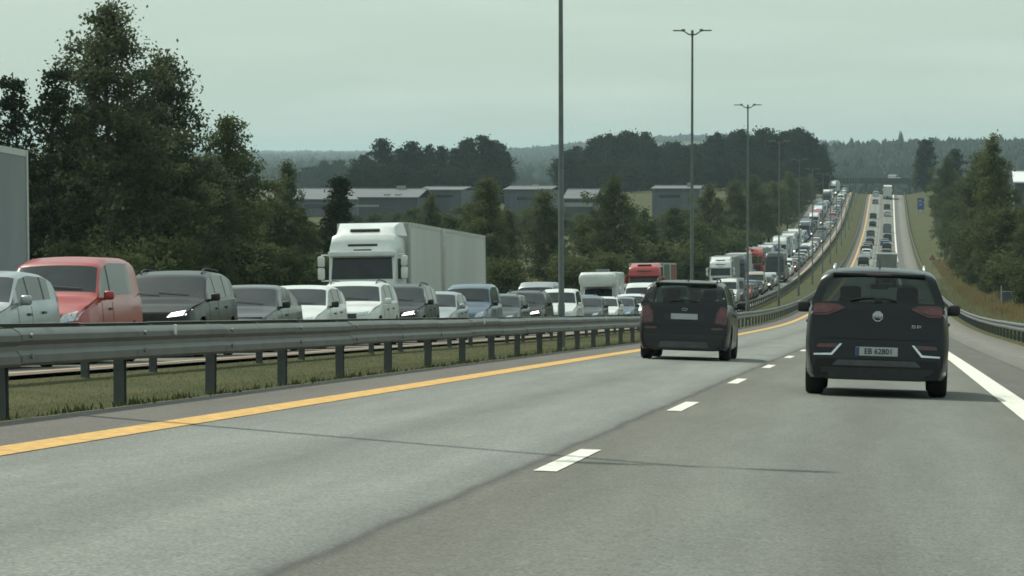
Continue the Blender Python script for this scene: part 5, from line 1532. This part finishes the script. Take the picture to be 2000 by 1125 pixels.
tree_at('broad_b', 1540, 330, 740, 'leafy tree above the far queue of lorries', 1.1)
tree_at('broad_a', 1562, 345, 830, 'rounded tree at the edge of the wood by the bridge', 1.2)
tree_at('broad_b', 1585, 335, 930, 'tree closest to the left end of the bridge', 1.2)
BUSHY = ['beside the grey trailer', 'behind the red people carrier', 'behind the tail of the red people carrier', 'behind the glossy black SUV', 'behind the tail of the black SUV', 'behind the dark grey saloon', 'behind the white hatchback', 'left of the spruce', 'at the foot of the spruce',
         'right of the road train trailer', 'right of the thick lamp post', 'above the motorhome', 'beside the red container lorry', 'at the double-headed lamp post', 'behind the white lorry in the dip', 'before the second red lorry']
for (px, py, y), where in zip(((20, 520, 120), (120, 480, 128), (210, 500, 126), (300, 470, 132), (390, 510, 140), (470, 480, 150), (545, 500, 160), (600, 505, 190), (690, 520, 215), (985, 510, 235), (1110, 505, 260), (1200, 500, 270),
                  (1290, 480, 310), (1340, 478, 350), (1410, 468, 400), (1440, 452, 470)), BUSHY):
    tree_at('bush', px, py, y, 'green bush on the far bank ' + where, random.uniform(.9, 1.3), 'bushes on the far bank')

tree_at('broad_b', 1940, 250, 300, 'tall leafy tree on the right bank, highest of that row', .72)
tree_at('birch_b', 1912, 285, 335, 'birch beside the highest tree of the right bank', 1.05)
tree_at('broad_b', 1898, 305, 415, 'leafy tree on the right bank behind the birch', 1.0)
tree_at('birch_c', 1868, 345, 510, 'pale-green birch farther up the right bank', .95)
tree_at('broad_b', 1850, 300, 640, 'leafy tree up the right bank near the blue sign', .95)
tree_at('broad_a', 1838, 350, 730, 'low round tree on the right bank close to the blue sign', 1.0)
tree_at('far_c', 1805, 272, 1000, 'dark solitary round tree near the right end of the bridge', .85)
tree_at('broad_b', 1788, 318, 1090, 'tree at the right end of the bridge', .9)
tree_at('far_b', 1862, 288, 900, 'tree half hidden on top of the right bank', .9)
tree_at('broad_a', 2030, 372, 262, 'low leafy tree in front of the white-roofed barn', 1.0)
tree_at('broad_a', 1968, 398, 275, 'bushy tree by the roadside cabinet', 1.1)
tree_at('birch_b', 1996, 430, 246, 'low birch between cabinet and barn', 1.1)
tree_at('broad_a', 1925, 405, 320, 'bushy tree behind the right guardrail near the cabinet', 1.05)
tree_at('broad_a', 1893, 420, 385, 'bushy tree in the middle of the right bank', 1.0)
tree_at('broad_a', 2060, 420, 225, 'leafy tree right of the roadside cabinet', 1.1)
tree_at('birch_b', 1843, 395, 600, 'thin birch with bare lower stem on the right bank', .7)
RB = ['right of the roadside cabinet', 'just behind the roadside cabinet', 'left of the roadside cabinet', 'below the birch beside the highest tree', 'below the pale-green birch', 'beside the thin bare-stemmed birch']
for (px, py, y), where in zip(((2010, 510, 215), (1975, 490, 262), (1935, 490, 300), (1900, 480, 350), (1878, 465, 430), (1850, 440, 560)), RB):
    tree_at('bush', px, py, y, 'green bush on the right bank ' + where, random.uniform(.8, 1.0), 'bushes on the right bank')
for px, py, y in ((560, 420, 420), (600, 432, 430), (640, 425, 440), (690, 418, 480), (725, 415, 500), (765, 412, 520), (805, 402, 500), (850, 408, 520), (905, 398, 500), (940, 405, 520), (985, 408, 500), (1030, 402, 520), (1085, 405, 510), (1130, 412, 520), (1175, 408, 540), (1240, 404, 560), (1300, 410, 560), (1345, 404, 580)):
    tree_at('broad_a', px, py, y, 'low leafy hedge tree before the sheds, ' + ('left of the spruce' if px < 650 else 'above the road train cab' if px < 800 else 'above the road train trailer' if px < 920 else 'behind the broad birch' if px < 1010 else 'left of the thick lamp post' if px < 1095 else 'right of the thick lamp post' if px < 1220 else 'left of the double-headed lamp post'), random.uniform(.9, 1.3), 'hedge line before the sheds')

# woods standing behind the sheds
KSHAPE = {'far_a': 'oval-crowned', 'far_b': 'slim round-topped', 'far_c': 'broad round-crowned', 'far_d': 'tapering'}
def wood_spot(px):
    return ('right of the thick lamp post' if px < 1200 else 'above the leafy tree over the container lorry' if px < 1290 else 'left of the double-headed lamp post' if px < 1350 else
            'right of the double-headed lamp post' if px < 1420 else 'around the slim lamp post' if px < 1500 else 'above the far queue' if px < 1570 else 'at the bridge end')
WOOD = [(705, 300, 900), (722, 312, 905), (742, 266, 890), (758, 300, 900), (776, 288, 905), (800, 272, 890), (818, 292, 910), (836, 277, 895), (860, 282, 905), (888, 286, 890), (905, 270, 900), (918, 264, 905), (942, 261, 890), (962, 270, 900), (978, 276, 905), (990, 292, 890)]
for i, (px, py, y) in enumerate(WOOD):
    tree_at(('far_a', 'far_b', 'far_b', 'far_d')[i % 4], px, py, y + random.uniform(-10, 10), '%s dark tree in the grove behind %s' % (KSHAPE[('far_a', 'far_b', 'far_b', 'far_d')[i % 4]], 'the pale-roofed shed' if px < 812 else 'the flat-topped shed' if px < 905 else 'the broad birch'), random.uniform(1.0, 1.25), 'grove behind the sheds')
WOOD2 = [(1112, 292), (1128, 282), (1145, 290), (1160, 270), (1176, 264), (1192, 257), (1208, 262), (1224, 254), (1243, 262), (1262, 254), (1276, 272), (1292, 284), (1308, 276), (1325, 274), (1342, 282), (1358, 280), (1376, 279), (1392, 262), (1404, 256), (1420, 268), (1436, 256),
         (1450, 249), (1466, 262), (1482, 260), (1498, 249), (1515, 258), (1532, 254), (1548, 252), (1563, 249), (1578, 256), (1592, 268), (1604, 284), (1614, 304)]
for i, (px, py) in enumerate(WOOD2):
    y = 1060 + 45 * math.sin(i * 1.7)
    tree_at(('far_c', 'far_b', 'far_a', 'far_c')[i % 4], px, py, y, '%s tall tree of the long wood %s' % (KSHAPE[('far_c', 'far_b', 'far_a', 'far_c')[i % 4]], wood_spot(px)), random.uniform(.8, 1.05), 'long wood left of the bridge')
for i in range(30):
    px = 1100 + i * 17.5 + random.uniform(-6, 6)
    tree_at(('far_c', 'far_b', 'far_a')[i % 3], px, random.uniform(300, 325), 985 + random.uniform(-20, 20), '%s lower tree fronting the long wood %s' % (KSHAPE[('far_c', 'far_b', 'far_a')[i % 3]], wood_spot(px)), random.uniform(1.1, 1.5), 'front edge of the long wood')
for i in range(17):
    px = 690 + i * 18.5 + random.uniform(-6, 6)
    tree_at(('far_c', 'far_b', 'far_a')[i % 3], px, random.uniform(318, 338), 850 + random.uniform(-12, 12), '%s lower tree at the foot of the grove behind %s' % (KSHAPE[('far_c', 'far_b', 'far_a')[i % 3]], 'the pale-roofed shed' if px < 812 else 'the flat-topped shed' if px < 905 else 'the broad birch'), random.uniform(1.1, 1.5), 'foot of the grove')
for i in range(12):
    px = 572 + i * 10.5
    tree_at(('far_c', 'far_b')[i % 2], px, 322 + 12 * math.sin(i * 2.1) + (14 if i < 3 else 0), 1500 + 40 * math.sin(i), 'hazy %s tree of the distant stand %s the spruce tip' % (KSHAPE[('far_c', 'far_b')[i % 2]], 'left of' if px < 640 else 'right of'), 1.2, 'distant hazy stand')

# ---------------------------------------------------------------- far woods that read as one mass
def blobs(name, xs, ys, hs, ws, mat, label):
    n = len(xs)
    rings = [(0, .6), (.3, 1.0), (.62, .95), (.87, .62), (1.0, .15)]
    k = 7
    base = np.array([[rr * math.cos(2 * PI * j / k), rr * math.sin(2 * PI * j / k), z] for z, rr in rings for j in range(k)])
    nb = len(base)
    z0 = terrain(xs, ys) - .5
    jit = rng.normal(1, .16, (n, nb, 3))
    co = base[None] * jit
    co[:, :, 0] = co[:, :, 0] * ws[:, None] + xs[:, None]
    co[:, :, 1] = co[:, :, 1] * ws[:, None] + ys[:, None]
    co[:, :, 2] = co[:, :, 2] * hs[:, None] + z0[:, None]
    f = []
    for i in range(len(rings) - 1):
        for j in range(k):
            f += [i * k + j, i * k + (j + 1) % k, (i + 1) * k + (j + 1) % k, (i + 1) * k + j]
    f = np.array(f)
    loops = (f[None] + (np.arange(n) * nb)[:, None]).ravel()
    link(name, fast_mesh(name, co.reshape(-1, 3), loops, 4, mat), kind='stuff', label=label, cat='wood')
M_FARWOOD = pm('far_wood_leaf', (.016, .027, .020), .95, var=.45, scale=.12, spec=.1)
n = 6500
xs = rng.uniform(-190, 420, n); ys = rng.uniform(2050, 3300, n)
blobs('hill_wood', xs, ys, rng.uniform(8, 13, n) * (1 + .25 * (rng.random(n) < .05)), rng.uniform(3.2, 6.5, n), M_FARWOOD, 'wooded hill fading into haze behind the bridge')
n = 1500
xs = rng.uniform(-150, 170, n); ys = rng.uniform(1480, 2060, n)
blobs('valley_wood', xs, ys, rng.uniform(4.5, 7.0, n), rng.uniform(3.0, 5.5, n), M_FARWOOD, 'hazy low wood seen through the bridge opening')
n = 6500
ys = 1700 + 6800 * rng.random(n) ** .8; xs = -ys * rng.uniform(.015, .26, n)
keep = (np.sin(xs / 90.0 + 1.3) + np.sin(ys / 170.0) + .6 * np.sin((xs + ys) / 60.0)) > -.5
xs, ys = xs[keep], ys[keep]; n = len(xs)
blobs('plain_wood', xs, ys, rng.uniform(7, 12, n), rng.uniform(5, 10, n), M_FARWOOD, 'distant woods on the plain fading toward the horizon')

# ---------------------------------------------------------------- the summer haze
hz = MB().box(-8000, 8000, -200, 17000, -40, 85).mesh('haze')
m = bpy.data.materials.new('haze_air')
m.use_nodes = True
t = m.node_tree
t.nodes.remove(t.nodes['Principled BSDF'])
pv = t.nodes.new('ShaderNodeVolumePrincipled')
pv.inputs['Color'].default_value = (.68, .88, .93, 1)
pv.inputs['Density'].default_value = .000095
pv.inputs['Anisotropy'].default_value = .2
t.links.new(pv.outputs[0], t.nodes['Material Output'].inputs['Volume'])
hz.materials.append(m)
link('haze', hz, kind='stuff')
